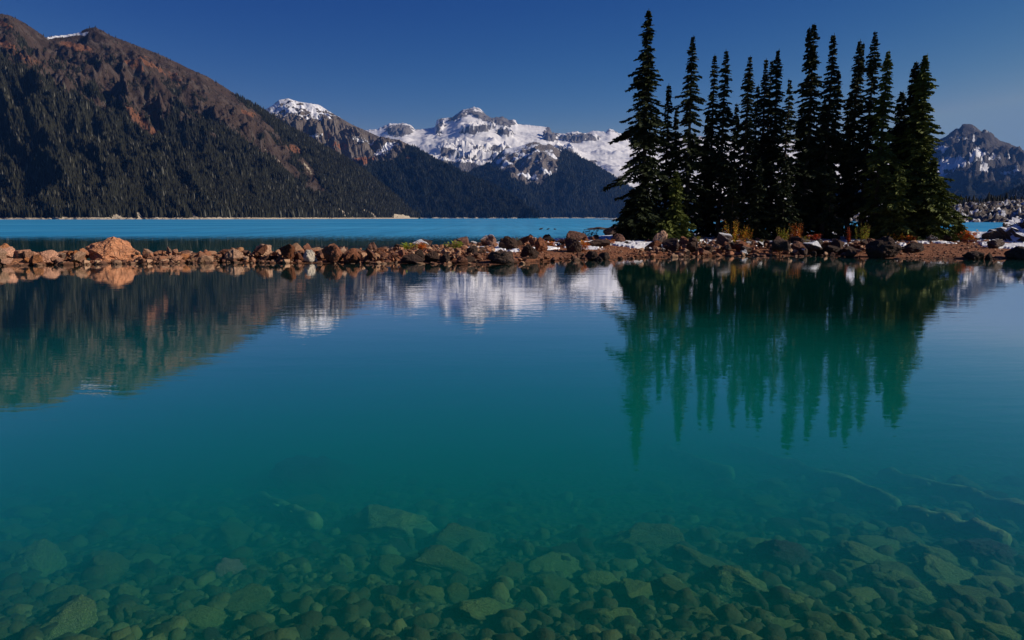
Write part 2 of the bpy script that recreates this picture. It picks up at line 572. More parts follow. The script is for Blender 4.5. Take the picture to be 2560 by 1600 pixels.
def mountain(name, pts, mat, label, nu=500, nv=170, prof=1.0, disp=.16, gfreq=6, seed=0, masks=None, back=1.0, bump_crest=1.0, crag=0.0, warp=1.0, gully=(1.0, .25), rough=1.0, vpow=1.0):
    """pts rows: crest px, crest py, crest depth Y, foot px, foot depth Y. Front slope, crest and back slope in one sheet."""
    pts = np.array(pts, float)
    C3 = np.array([at_depth(a, b, Y) for a, b, Y, _, _ in pts])
    B3 = np.array([[tan_of(fp) * fy, fy, -6.0] for _, _, _, fp, fy in pts])
    d = np.r_[0, np.cumsum(np.maximum(np.abs(np.diff(pts[:, 0])), 4))]
    u = np.linspace(0, d[-1], nu)
    ci = np.stack([np.interp(u, d, C3[:, i]) for i in range(3)], -1)
    bi = np.stack([np.interp(u, d, B3[:, i]) for i in range(3)], -1)
    # soften the foot line only
    kk = 15
    for i in range(3):
        bi[:, i] = np.convolve(np.pad(bi[:, i], kk, 'edge'), np.ones(2 * kk + 1) / (2 * kk + 1), 'valid')
    v = np.linspace(0, 1, nv) ** vpow
    nb = nv // 3
    span = np.linalg.norm((ci - bi)[:, :2], axis=1)
    H = ci[:, 2].max()
    f_ = v[:, None, None]
    front = bi[None] * (1 - f_) + ci[None] * f_
    ks = max(8, nu // 22)
    zs_ = np.convolve(np.pad(ci[:, 2], ks, 'edge'), np.hanning(2 * ks + 3)[1:-1] / np.hanning(2 * ks + 3).sum(), 'valid')
    zf = (zs_[None] + 6) * (v[:, None] ** prof) + (ci[None, :, 2] - zs_[None]) * v[:, None] ** 9 - 6
    front[..., 2] = zf
    # back slope leans away from the foot
    bd = (ci - bi)[:, :2]
    bd = bd / np.maximum(np.linalg.norm(bd, axis=1), 1)[:, None]
    vb = np.linspace(0, 1, nb + 1)[1:]
    backp = np.zeros((nb, nu, 3))
    backp[..., 0] = ci[None, :, 0] + bd[None, :, 0] * vb[:, None] * span[None] * back
    backp[..., 1] = ci[None, :, 1] + bd[None, :, 1] * vb[:, None] * span[None] * back
    backp[..., 2] = (ci[None, :, 2] + 6) * (1 - vb[:, None] ** 1.0) - 6
    P = np.concatenate([front, backp], 0)
    vv = np.r_[v, 1 + vb][:, None] * np.ones((1, nu))
    env = np.where(vv <= 1, np.sin(np.pi * np.clip(vv, 0, 1)) ** .8, np.sin(np.pi * np.clip(vv - 1, 0, 1)))
    env = np.clip(env, 0, 1)
    al = (u / d[-1])[None] * np.ones_like(vv)
    hh = (ci[None, :, 2] + 6) * np.ones_like(vv)
    g = ridged(al * gfreq * gully[0], vv * gfreq * gully[1], seed * 1.3, 5, seed) - .5
    w = fbm(P[..., 0] / H * 4, P[..., 1] / H * 4, P[..., 2] / H * 4, 6, seed + 3, .55)
    P[..., 2] += env * disp * hh * (g * 1.2 + w * .9 * rough)
    # small crest jaggedness
    jag = fbm(al * 260, vv * 3, 0, 3, seed + 9) * .006 * H * bump_crest
    P[..., 2] += jag * np.exp(-((vv - 1) / .05) ** 2)
    if crag:
        px, py = project(P)
        cy = np.interp(px, np.sort(pts[:, 0]), pts[np.argsort(pts[:, 0]), 1])
        sm_ = sst(.35, .6, masks(px, py, P, vv, np.ones_like(px), cy)['snow'])
        rg = ridged(P[..., 0] / H * 9, P[..., 1] / H * 9, P[..., 2] / H * 9, 5, seed + 21, .6)
        P[..., 2] += crag * H * (1 - sm_) * (rg - .2) * np.where(vv < 1, sst(0, .25, 1 - vv) * sst(0, .1, vv), 0)
    px, py = project(P)
    N = np.zeros_like(P)
    du = np.gradient(P, axis=1); dv = np.gradient(P, axis=0)
    N = np.cross(du, dv); N /= np.maximum(np.linalg.norm(N, axis=-1), 1e-6)[..., None]
    nz = np.abs(N[..., 2])
    cy = np.interp(px, np.sort(pts[:, 0]), pts[np.argsort(pts[:, 0]), 1])
    zero = np.zeros_like(px)
    at = {'snow': zero, 'forest': zero, 'russet': zero, 'pale': zero}
    wx_ = fbm(P[..., 0] / H * 14, P[..., 1] / H * 14, P[..., 2] / H * 14, 4, 61) * 16 * warp
    wy_ = fbm(P[..., 0] / H * 14, P[..., 1] / H * 14, P[..., 2] / H * 14, 4, 62) * 11 * warp
    at.update(masks(px + wx_, np.maximum(py + wy_, np.minimum(py, cy)), P, vv, nz, cy))
    o = link(name, mk_mesh(name, P.reshape(-1, 3), grid_faces(nv + nb, nu), mat, True, {k_: v_.reshape(-1) for k_, v_ in at.items()}))
    tag(o, label, None, None, 'structure')
    return P, at, vv

def blob(px, py, cx, cy, rx, ry, ang=0.0):
    a = math.radians(ang)
    dx, dy = px - cx, py - cy
    x = dx * math.cos(a) + dy * math.sin(a)
    y = -dx * math.sin(a) + dy * math.cos(a)
    return sst(1.5, .5, np.sqrt((x / rx) ** 2 + (y / ry) ** 2))

def il(px, pts):
    pts = np.array(pts, float)
    return np.interp(px, pts[:, 0], pts[:, 1])

crestA = [(-700, -60, 2000, -420, 900), (-400, 0, 2050, -150, 930), (-150, 20, 2100, 100, 960), (0, 34, 2150, 250, 990), (24, 38, 2160, 275, 1000), (60, 56, 2180, 310, 1010), (91, 77, 2200, 340, 1020), (115, 94, 2230, 365, 1030),
          (125, 91, 2260, 372, 1035), (159, 88, 2290, 400, 1050), (194, 83, 2290, 425, 1060), (216, 71, 2280, 440, 1065), (238, 68, 2275, 455, 1070), (254, 75, 2270, 470, 1080), (278, 90, 2270, 490, 1090),
          (317, 104, 2270, 520, 1110), (345, 115, 2270, 545, 1130), (397, 135, 2270, 585, 1160), (436, 153, 2270, 620, 1190), (476, 173, 2270, 650, 1220), (516, 190, 2270, 685, 1250), (556, 214, 2280, 715, 1290),
          (595, 240, 2290, 745, 1330), (655, 276, 2300, 790, 1400), (714, 310, 2300, 830, 1480), (766, 342, 2300, 870, 1560), (831, 378, 2300, 915, 1660), (906, 424, 2300, 960, 1800), (955, 464, 2300, 995, 1950), (997, 497, 2300, 1020, 2080), (1030, 528, 2300, 1040, 2200), (1052, 549, 2300, 1052, 2290)]
treelineA = [(-700, 60), (0, 172), (60, 172), (120, 208), (180, 240), (238, 262), (297, 292), (345, 335), (385, 350), (405, 300), (440, 282), (520, 312), (600, 350), (680, 392), (740, 435), (790, 478), (840, 500), (1060, 545)]
def masksA(px, py, P, vv, nz, cy):
    n = fbm(P[..., 0] / 60, P[..., 1] / 60, P[..., 2] / 60, 4, 71)
    f = sst(-14, 10, py - il(px, treelineA) + n * 50)
    strip = sst(4, -4, py - cy - il(px, [(540, 0), (600, 12), (655, 22), (714, 45), (766, 66), (831, 110), (1050, 200)]) + n * 26) * sst(560, 620, px)
    f = np.maximum(f, strip)
    patches = (.62 + .38 * sst(110, 20, il(px, treelineA) - py)) * sst(-.02, .18, n + .15 * pn(P[..., 0] / 150, P[..., 1] / 150, P[..., 2] / 150, 5)) * .75 * sst(20, 45, py - cy)
    f = np.maximum(f, patches)
    band = blob(px, py, 600, 330, 170, 16, 35)
    f = f * (1 - .5 * band)
    ru = np.maximum.reduce([blob(px, py, 343, 295, 48, 11, 44), blob(px, py, 385, 330, 18, 9, 60), blob(px, py, 420, 180, 130, 17, 28) * (.45 + 1.2 * fbm(P[..., 0] / 50, P[..., 1] / 50, P[..., 2] / 50, 3, 78)),
         blob(px, py, 190, 118, 45, 9, 15), blob(px, py, 15, 110, 30, 10, 25), blob(px, py, 620, 283, 22, 8, 25), blob(px, py, 735, 372, 16, 10, 50),
         blob(px, py, 340, 165, 30, 10, 30), blob(px, py, 10, 62, 26, 8, 20), blob(px, py, 70, 150, 60, 14, 20) * .7])
    ru = np.maximum(ru, .38 * sst(.0, .2, fbm(P[..., 0] / 110, P[..., 1] / 110, P[..., 2] / 110, 3, 75)) * sst(230, 120, py - cy))
    ru = ru * .8
    f = f * (1 - ru * .9)
    sn_ = np.maximum(blob(px, py, 155, 89, 40, 5, -8), blob(px, py, 205, 84, 16, 4, 0)) * (vv <= 1.0)
    pale = np.maximum.reduce([sst(3.5, 2.0, P[..., 2]), blob(px, py, 478, 532, 20, 5, 40), blob(px, py, 345, 537, 9, 5, 50) , blob(px, py, 290, 540, 14, 4, 0), blob(px, py, 860, 532, 22, 4, 35), blob(px, py, 925, 535, 18, 5, 30),
        blob(px, py, 1003, 541, 24, 5, 5), blob(px, py, 180, 258, 14, 6, 20) * .7, blob(px, py, 14, 350, 8, 9, 0) * .8, blob(px, py, 230, 268, 12, 4, 0) * .6, blob(px, py, 680, 395, 60, 4, 42) * .45, blob(px, py, 770, 425, 40, 4, 52) * .5])
    f = f * (1 - pale)
    return {'forest': f, 'russet': ru, 'snow': sn_, 'pale': pale}
mA = mat_mountain('left_ridge', (.048, .034, .026), (.082, .056, .043), (.13, .105, .09), (.19, .088, .05), (.012, .013, .009), fscale=.014, bump=16)
PA, atA, vA = mountain('left_mountain_slope', crestA, mA, None, 620, 230, 1.12, .17, 16, 5, masksA, gully=(1.0, .35))

crestB = [(600, 262, 4300, 800, 3000), (660, 276, 4300, 840, 3000), (683, 262, 4300, 860, 3000), (697, 250, 4300, 870, 3000), (720, 246, 4300, 890, 3000), (745, 254, 4300, 910, 3000), (798, 262, 4300, 950, 3000), (819, 276, 4250, 970, 3000),
          (848, 293, 4200, 1000, 3000), (881, 312, 4150, 1020, 3000), (914, 326, 4100, 1045, 3000), (955, 345, 4000, 1070, 3000), (997, 349, 3900, 1100, 3000), (1030, 365, 3850, 1120, 3000), (1055, 382, 3800, 1140, 3000),
          (1116, 415, 3700, 1180, 3000), (1178, 444, 3600, 1220, 3000), (1240, 469, 3450, 1260, 3000), (1294, 506, 3250, 1300, 3000), (1330, 535, 3100, 1335, 3000), (1350, 549, 3020, 1352, 3000)]
def masksB(px, py, P, vv, nz, cy):
    n = fbm(P[..., 0] / 120, P[..., 1] / 120, P[..., 2] / 120, 4, 81)
    f = sst(-8, 8, py - il(px, [(600, 330), (760, 400), (831, 405), (880, 420), (906, 425), (925, 408), (985, 405), (1000, 395), (1022, 362), (1400, 300)]) + n * 22)
    ru = np.maximum.reduce([blob(px, py, 905, 403, 34, 9, -12), blob(px, py, 1022, 397, 15, 6, 15), blob(px, py, 850, 365, 20, 8, 10) * .8, .4 * sst(300, 330, py) * sst(.0, .2, n)])
    f = f * (1 - blob(px, py, 1022, 397, 15, 6, 15))
    n8 = fbm(P[..., 0] / 45, P[..., 1] / 45, P[..., 2] / 45, 4, 83)
    sn_ = sst(318, 270, py - n * 50 + (px - 740) * -.06) * (.72 + 1.0 * n8) * sst(900, 850, px)
    sn_ = np.maximum.reduce([sn_, blob(px, py, 785, 340, 26, 3, -8), .62 * blob(px, py, 965, 372, 40, 14, -30), .5 * blob(px, py, 905, 350, 40, 12, 20)])
    pale = sst(7, 4, P[..., 2])
    return {'forest': f, 'russet': ru, 'snow': sn_, 'pale': pale}
mB = mat_mountain('middle_mountain', (.13, .105, .085), (.20, .17, .145), (.09, .075, .065), (.26, .11, .055), (.010, .012, .009), fscale=.006, bump=30)
PB, atB, vB = mountain('snowy_middle_mountain', crestB, mB, None, 520, 190, 1.0, .13, 16, 15, masksB, rough=1.6, crag=.06)

c0 = 8800
crestC = [(800, 345, c0, 800, 5200), (918, 325, c0, 900, 5200), (943, 323, c0, 930, 5200), (972, 309, c0, 960, 5200), (1013, 308, c0, 1000, 5200), (1030, 314, c0, 1020, 5200), (1038, 324, c0, 1035, 5200), (1063, 322, c0, 1060, 5200),
          (1088, 318, c0, 1085, 5200), (1092, 299, c0, 1092, 5200), (1108, 295, c0, 1108, 5200), (1129, 294, c0, 1129, 5200), (1154, 276, c0, 1154, 5200), (1187, 267, c0, 1187, 5200), (1199, 271, c0, 1199, 5200),
          (1216, 287, c0, 1216, 5200), (1228, 295, c0, 1228, 5200), (1257, 291, c0, 1257, 5200), (1269, 299, c0, 1269, 5200), (1288, 299, c0, 1288, 5200), (1294, 310, c0, 1294, 5200), (1335, 314, c0, 1335, 5200), (1373, 318, c0, 1373, 5200),
          (1381, 332, c0, 1381, 5200), (1410, 334, c0, 1410, 5200), (1439, 328, c0, 1439, 5200), (1463, 334, c0, 1463, 5200), (1484, 326, c0, 1484, 5200), (1513, 330, c0, 1513, 5200), (1525, 321, c0, 1525, 5200), (1546, 332, c0, 1546, 5200),
          (1591, 349, c0, 1591, 5200), (1650, 352, c0, 1650, 5200), (1750, 340, c0, 1750, 5200), (1850, 356, c0, 1850, 5200), (1950, 346, c0, 1950, 5200), (2050, 360, c0, 2050, 5200), (2150, 378, c0, 2150, 5200), (2250, 410, c0, 2250, 5200), (2350, 450, c0, 2350, 5200), (2450, 500, c0, 2450, 5200)]
def masksC(px, py, P, vv, nz, cy):
    n = fbm(P[..., 0] / 260, P[..., 1] / 260, P[..., 2] / 260, 5, 91)
    n2 = fbm(P[..., 0] / 90, P[..., 1] / 90, P[..., 2] / 90, 3, 92)
    rock = sst(9, 3, py - cy) * .55 * sst(-.1, .1, n + .05)
    rock = np.maximum.reduce([rock, blob(px, py, 995, 325, 34, 14, 0), blob(px, py, 1100, 318, 9, 22, 10) * 1.1, blob(px, py, 1145, 292, 30, 6, -30), blob(px, py, 1205, 290, 40, 9, 20), blob(px, py, 1260, 303, 28, 12, 10),
        blob(px, py, 1195, 322, 44, 9, -8), blob(px, py, 1260, 330, 26, 12, 25), blob(px, py, 1378, 335, 18, 20, 30), blob(px, py, 1450, 345, 50, 10, 0), blob(px, py, 1585, 350, 20, 8, 20),
        blob(px, py, 1190, 368, 55, 4, 8), blob(px, py, 1120, 380, 30, 10, 10), blob(px, py, 1200, 395, 110, 7, 4), blob(px, py, 1240, 372, 40, 7, 5), blob(px, py, 1420, 385, 36, 14, 30), blob(px, py, 1160, 420, 120, 14, 6), blob(px, py, 1340, 390, 60, 18, 0) * .8])
    s_ = .98 - .85 * rock + .5 * n
    low = sst(440, 500, py - (px - 1500) * .1)
    s_ = s_ - .6 * low
    f = low * .8
    return {'snow': np.clip(s_, 0, 1), 'forest': f}
mC = mat_mountain('glacier_massif', (.15, .14, .14), (.23, .215, .205), (.10, .095, .095), (.25, .14, .09), (.022, .028, .022), (.80, .79, .79), fscale=.003, bump=55)
mountain('glacier_mountain', crestC, mC, None, 760, 230, .85, .09, 9, 25, masksC, gully=(1.0, 1.3), rough=.6, crag=.08, bump_crest=2.0)

c2 = 5200
crestC2 = [(1060, 470, c2, 1100, 4200), (1130, 447, c2, 1150, 4200), (1170, 431, c2, 1190, 4200), (1224, 411, c2, 1240, 4200), (1245, 385, c2, 1265, 4200), (1262, 372, c2, 1285, 4200), (1294, 367, c2, 1310, 4200), (1335, 354, c2, 1345, 4200),
           (1375, 360, c2, 1390, 4200), (1400, 374, c2, 1420, 4200), (1440, 392, c2, 1455, 4200), (1480, 412, c2, 1490, 4200), (1520, 437, c2, 1530, 4200), (1560, 463, c2, 1570, 4200), (1600, 487, c2, 1610, 4200), (1650, 515, c2, 1660, 4200), (1700, 543, c2, 1700, 4200), (1720, 552, c2, 1720, 4200)]
def masksC2(px, py, P, vv, nz, cy):
    n = fbm(P[..., 0] / 150, P[..., 1] / 150, P[..., 2] / 150, 5, 95)
    line = il(px, [(1060, 430), (1170, 433), (1224, 413), (1270, 436), (1300, 452), (1345, 462), (1388, 440), (1398, 400), (1410, 370), (1440, 380), (1800, 400)])
    f = sst(-6, 6, py - line + n * 20)
    s_ = .42 + .9 * n
    pale = sst(8, 5, P[..., 2])
    return {'forest': f, 'snow': np.clip(s_, 0, 1) * (1 - f), 'pale': pale}
mC2 = mat_mountain('rock_knob', (.16, .135, .115), (.23, .20, .175), (.09, .08, .07), (.25, .14, .09), (.018, .023, .017), fscale=.005, bump=40)
PC2, atC2, vC2 = mountain('forested_knob', crestC2, mC2, None, 360, 130, .9, .17, 9, 35, masksC2)

# dark rocky shoulder right of the knob
c3 = 7000
crestC3 = [(1380, 420, c3, 1400, 6000), (1426, 392, c3, 1440, 6000), (1460, 402, c3, 1470, 6000), (1492, 400, c3, 1500, 6000), (1550, 431, c3, 1560, 6000), (1600, 462, c3, 1610, 6000), (1680, 500, c3, 1690, 6000), (1760, 535, c3, 1770, 6000), (1790, 548, c3, 1790, 6000)]
def masksC3(px, py, P, vv, nz, cy):
    n = fbm(P[..., 0] / 150, P[..., 1] / 150, P[..., 2] / 150, 5, 96)
    return {'snow': np.clip(.36 + n, 0, 1) * sst(60, 10, py - cy), 'forest': sst(30, 60, py - cy)}
mountain('rocky_shoulder', crestC3, mC2, None, 220, 80, 1, .16, 7, 38, masksC3)

crestD = [(1900, 545, 6000, 1950, 4000), (2050, 500, 6000, 2080, 4000), (2200, 430, 6000, 2200, 4000), (2300, 372, 6000, 2300, 4000), (2340, 352, 6000, 2340, 4000), (2365, 341, 6000, 2365, 4000), (2378, 330, 6000, 2378, 4000), (2390, 321, 6000, 2390, 4000), (2398, 322, 6000, 2398, 4000), (2407, 310, 6000, 2407, 4000), (2428, 310, 6000, 2428, 4000),
          (2438, 316, 6000, 2438, 4000), (2450, 326, 6000, 2450, 4000), (2470, 338, 6000, 2470, 4000), (2491, 349, 6000, 2491, 4000), (2522, 358, 6000, 2522, 4000), (2560, 376, 6000, 2560, 4000), (2650, 400, 6000, 2650, 4000), (2800, 390, 6000, 2800, 4000), (3000, 430, 6000, 3000, 4000)]
def masksD(px, py, P, vv, nz, cy):
    n = fbm(P[..., 0] / 160, P[..., 1] / 160, P[..., 2] / 160, 5, 97)
    s_ = np.maximum.reduce([blob(px, py, 2356, 369, 20, 5, -5), blob(px, py, 2428, 386, 10, 5, 40), blob(px, py, 2452, 379, 17, 5, 25), blob(px, py, 2372, 413, 48, 12, -14), blob(px, py, 2342, 440, 24, 10, -20), blob(px, py, 2459, 421, 15, 5, 30),
        blob(px, py, 2480, 390, 10, 14, 20) * .6, blob(px, py, 2270, 440, 60, 30, 0) * .8, .34 * np.ones_like(px) + .5 * n])
    f = sst(425, 475, py + n * 40 - np.abs(px - 2440) * .05)
    return {'snow': np.clip(s_, 0, 1) * (1 - f * .85), 'forest': f}
mD = mat_mountain('right_peak', (.065, .06, .058), (.11, .10, .095), (.04, .038, .038), (.13, .08, .06), (.016, .019, .016), (.74, .74, .76), fscale=.004, bump=45)
mountain('right_peak', crestD, mD, None, 360, 150, 1.0, .22, 10, 45, masksD, gully=(1, .8), rough=1.5, crag=.06, bump_crest=1.8)

crestF = [(2380, 530, 2600, 2380, 1500), (2450, 512, 2600, 2450, 1500), (2500, 492, 2600, 2500, 1500), (2540, 474, 2600, 2540, 1500), (2560, 466, 2600, 2560, 1500), (2650, 420, 2600, 2650, 1500), (2800, 350, 2600, 2800, 1500), (3100, 250, 2600, 3100, 1500), (3600, 300, 2600, 3600, 1500)]
def masksF(px, py, P, vv, nz, cy):
    n = fbm(P[..., 0] / 40, P[..., 1] / 40, P[..., 2] / 40, 4, 98)
    return {'snow': np.clip(.36 + .6 * n, 0, 1), 'forest': sst(-.1, .1, n + .05)}
PF, atF, vF = mountain('dark_slope', crestF, mD, None, 200, 70, 1.0, .12, 8, 55, masksF)

# low boulder shore with snow across the inlet on the right
crestE = [(1480, 549, 900, 1480, 700), (1560, 545, 880, 1560, 640), (1650, 540, 820, 1650, 560), (1750, 528, 760, 1750, 430), (1900, 520, 720, 1900, 380), (2100, 514, 680, 2100, 330), (2250, 511, 620, 2250, 300), (2370, 510, 560, 2370, 285), (2450, 505, 540, 2450, 280), (2520, 500, 520, 2520, 275), (2600, 496, 500, 2600, 270), (2900, 480, 480, 2900, 250), (3500, 470, 460, 3500, 240)]
def masksE(px, py, P, vv, nz, cy):
    n = fbm(P[..., 0] / 9, P[..., 1] / 9, P[..., 2] / 9, 4, 99)
    return {'snow': np.clip(.40 + .8 * n, 0, 1), 'forest': .6 * sst(.0, .25, -n)}
mE = mat_mountain('boulder_shore', (.12, .10, .09), (.20, .17, .15), (.07, .06, .055), (.2, .12, .08), (.03, .03, .022), (.74, .75, .78), fscale=.12, bump=1.4)
PE, atE, vE = mountain('snowy_far_shore', crestE, mE, None, 520, 90, .8, .25, 60, 65, masksE, gully=(1, 1.2), rough=2.0)

# ------------------------------------------------------------------ far forests (stuff)
def mat_forest(name, a, b, c_):
    s = NT(name)
    r = s.island()
    col = s.mix(s.rng(r, 0, .8), a, b)
    col = s.mix(s.rng(r, .965, .97), col, c_)
    s.pbsdf(col, .9, None, .1)
    return s.m

def forest(name, P, dens, n, hmin, hmax, wid, mat, seed, label, sides=5, sparse=0.0):
    rs = np.random.RandomState(seed)
    A_ = P[:-1, :-1]; B_ = P[:-1, 1:]; C_ = P[1:, :-1]
    area = np.linalg.norm(np.cross(B_ - A_, C_ - A_), axis=-1)
    dist = np.linalg.norm(A_[..., :2], axis=-1)
    w = area * dens[:-1, :-1] / np.maximum(dist, 1) ** 1.0
    px, py = project(A_)
    w = w * ((px > -250) & (px < 2800) & (A_[..., 2] > 1.5))
    w = (w / w.sum()).ravel()
    idx = rs.choice(len(w), n, p=w)
    i, j = np.unravel_index(idx, area.shape)
    a, b = rs.rand(n)[:, None], rs.rand(n)[:, None]
    base = A_[i, j] + a * (B_[i, j] - A_[i, j]) + b * (C_[i, j] - A_[i, j])
    d = dens[i, j]
    h = (hmin + (hmax - hmin) * rs.rand(n) ** 1.3) * (.55 + .45 * d)
    r = h * wid * (.8 + .5 * rs.rand(n))
    th0 = rs.rand(n) * 6.28
    V, Fs = [], []
    ang = th0[:, None] + np.arange(sides)[None] * 2 * np.pi / sides
    jit = .75 + .5 * rs.rand(n, sides)
    ring = np.stack([base[:, None, 0] + r[:, None] * jit * np.cos(ang), base[:, None, 1] + r[:, None] * jit * np.sin(ang), base[:, None, 2] - h[:, None] * .05 + 0 * ang], -1)
    ring2 = np.stack([base[:, None, 0] + .62 * r[:, None] * np.cos(ang + .5), base[:, None, 1] + .62 * r[:, None] * np.sin(ang + .5), base[:, None, 2] + h[:, None] * (.42 + .1 * jit)], -1)
    tip = np.stack([base[:, 0], base[:, 1], base[:, 2] + h], -1)[:, None]
    V = np.concatenate([ring, ring2, tip], 1)
    m = 2 * sides + 1
    k_ = np.arange(sides); k1 = (k_ + 1) % sides
    f1 = np.stack([k_, k1, sides + k_], -1)
    f2 = np.stack([k1, sides + k1, sides + k_], -1)
    f3 = np.stack([sides + k_, sides + k1, np.full(sides, 2 * sides)], -1)
    f0 = np.concatenate([f1, f2, f3])
    Fs = (np.arange(n)[:, None, None] * m + f0[None]).reshape(-1, 3)
    o = link(name, mk_mesh(name, V.reshape(-1, 3), Fs, mat, False))
    tag(o, label, 'forest', None, 'stuff')
    return o

mf = mat_forest('forest_near', (.011, .012, .008), (.034, .034, .021), (.12, .115, .09))
mf3 = mat_forest('forest_middle', (.006, .009, .007), (.017, .021, .014), (.05, .05, .04))  # darker copy of the far forest, weaker light put into its tones
mf2 = mat_forest('forest_far', (.010, .013, .010), (.026, .030, .020), (.07, .07, .06))
fr_ = slice(0, 230)
dA = np.where(vA <= 1.03, np.clip(atA['forest'], 0, 1) ** 2 + .018, 0)
forest('ridge_forest', PA, dA, 110000, 7, 17, .15, mf, 1, 'dense dark conifer forest covering the big left slope')
dB = np.where(vB <= 1.03, atB['forest'] ** 2 + .003, 0)
forest('middle_forest', PB, dB, 40000, 12, 26, .16, mf3, 2, 'dark conifer forest on the spur below the brown snow-topped mountain', 4)
dC2 = np.where(vC2 <= 1.03, atC2['forest'] ** 2 + .002, 0)
forest('distant_forest', PC2, dC2, 26000, 18, 36, .17, mf2, 3, 'bluish far conifer forest below the glacier mountain', 4)
pe_x, pe_y = project(PE)
dE = np.where((vE <= 1.02), (.08 + sst(.55, .95, vE)) * sst(-.05, .2, pn(PE[..., 0] / 30, PE[..., 1] / 30, 2)) , 0)
forest('inlet_forest', PE, dE, 900, 2.0, 7.5, .2, mf, 4, 'small dark firs on the snowy boulder shore at the right edge', 6)
dF = np.where(vF <= 1.02, .1 + atF['forest'], 0)
forest('right_slope_forest', PF, dF, 2500, 8, 16, .2, mf2, 5, 'dark forest on the steep slope at the right edge', 4)

# ------------------------------------------------------------------ rocks
def ico(sub):
    bm = bmesh.new()
    bmesh.ops.create_icosphere(bm, subdivisions=sub, radius=1.0)
    V = np.array([v.co[:] for v in bm.verts])
    Fc = np.array([[v.index for v in f.verts] for f in bm.faces])
    bm.free()
    return V, Fc
ICO = {k_: ico(k_) for k_ in (1, 2, 3, 4, 5)}

def rock_verts(seed, sub=3, sharp=1.0, facets=16, noise=.1, peak=0.0):
    V, Fc = ICO[sub]
    rs = np.random.RandomState(seed)
    d = V / np.linalg.norm(V, axis=1)[:, None]
    nrm = rs.normal(size=(facets, 3)); nrm /= np.linalg.norm(nrm, axis=1)[:, None]
    dist = (.50 if sharp > .5 else .62) + (.50 if sharp > .5 else .38) * rs.rand(facets)
    dot = d @ nrm.T
    r = np.where(dot > .05, dist[None] / np.maximum(dot, .05), 9)
    kk = 24 if sharp > .5 else 6
    r = -np.log(np.sum(np.exp(-kk * np.minimum(r, 3)), axis=1) + 1e-9) / kk
    r = np.clip(r, .35, 1.4)
    r = r / r.mean() * .85
    o = rs.rand(3) * 50
    r = r * (1 + noise * 1.6 * fbm(d[:, 0] * 1.4 + o[0], d[:, 1] * 1.4 + o[1], d[:, 2] * 1.4 + o[2], 3, seed % 97)
             + noise * (1.1 if sharp > .5 else .4) * (ridged(d[:, 0] * 3 + o[0], d[:, 1] * 3 + o[1], d[:, 2] * 3 + o[2], 3, seed % 91) - .5))
    P = d * r[:, None]
    if peak:
        P[:, :2] *= (1 - peak * np.clip(P[:, 2:3], -.3, 1))
    return P, Fc

def hull_verts(seed, cuts=5, npts=15, noise=.07, flat=.8, peak=0.0):
    rs_ = np.random.RandomState(seed)
    p = rs_.normal(size=(npts, 3)); p /= np.linalg.norm(p, axis=1)[:, None]
    p *= (.72 + .28 * rs_.rand(npts))[:, None]
    p[:, 2] *= flat / .8
    if peak: p[:, :2] *= (1 - peak * np.clip(p[:, 2:3] + .1, -.3, 1))
    bm = bmesh.new()
    for q in p: bm.verts.new(q)
    r_ = bmesh.ops.convex_hull(bm, input=bm.verts[:])
    junk = list({g for g in r_['geom_interior'] + r_['geom_unused'] if isinstance(g, bmesh.types.BMVert)})
    if junk: bmesh.ops.delete(bm, geom=junk, context='VERTS')
    if cuts > 1:
        bmesh.ops.bevel(bm, geom=bm.edges[:], offset=.05, segments=1, profile=.6, affect='EDGES', clamp_overlap=True)
        bmesh.ops.triangulate(bm, faces=bm.faces[:])
        bmesh.ops.subdivide_edges(bm, edges=[e for e in bm.edges if e.calc_length() > .12], cuts=min(cuts, 3), use_grid_fill=True)
        if cuts > 3:
            bmesh.ops.subdivide_edges(bm, edges=[e for e in bm.edges if e.calc_length() > .10], cuts=1, use_grid_fill=True)
    bmesh.ops.triangulate(bm, faces=bm.faces[:])
    bmesh.ops.recalc_face_normals(bm, faces=bm.faces[:])
    bm.verts.index_update()
    V = np.array([v.co[:] for v in bm.verts]); Fc = np.array([[v.index for v in f.verts] for f in bm.faces])
    bm.free()
    if noise and cuts > 1:
        o = rs_.rand(3) * 40
        d = V / np.maximum(np.linalg.norm(V, axis=1), 1e-3)[:, None]
        q = V * 2.2 + o
        V = V + d * (noise * 1.6 * fbm(q[:, 0], q[:, 1], q[:, 2], 4, seed % 89) + noise * .8 * (ridged(q[:, 0] * 1.7, q[:, 1] * 1.7, q[:, 2] * 1.7, 3, seed % 83) - .5))[:, None]
    ext = (V.max(0) - V.min(0)) / 2
    V = (V - (V.max(0) + V.min(0)) / 2) / ext * .95
    return V, Fc

def hull_mesh(name, seed, mat, cuts=3, npts=15, noise=.07, peak=0.0, smooth=False):
    V, Fc = hull_verts(seed, cuts, npts, noise, .8, peak)
    return mk_mesh(name, V, Fc, mat, smooth)

def rock_mesh(name, seed, mat, sub=3, sharp=1.0, facets=16, noise=.1, peak=0.0, smooth=None):
    P, Fc = rock_verts(seed, sub, sharp, facets, noise, peak)
    return mk_mesh(name, P, Fc, mat, True if smooth is None else smooth)

rng = random.Random(11)
def put_rock(name, me, X, Y, w, h, dep=None, sink=.3, rz=None, tilt=.15, z=None, parent=None):
    o = link(name, me)
    dep = dep or w * (.7 + .3 * rng.random())
    g = float(ground_h(X, Y)) if z is None else z
    hz = h / (1 - sink * .5) / 2 * 1.12
    o.scale = (w / 2 * 1.1, dep / 2 * 1.1, hz)
    o.rotation_euler = (rng.uniform(-tilt, tilt), rng.uniform(-tilt, tilt), rng.uniform(0, 6.28) if rz is None else rz)
    o.location = (X, Y, g + h - hz * .92)
    return o

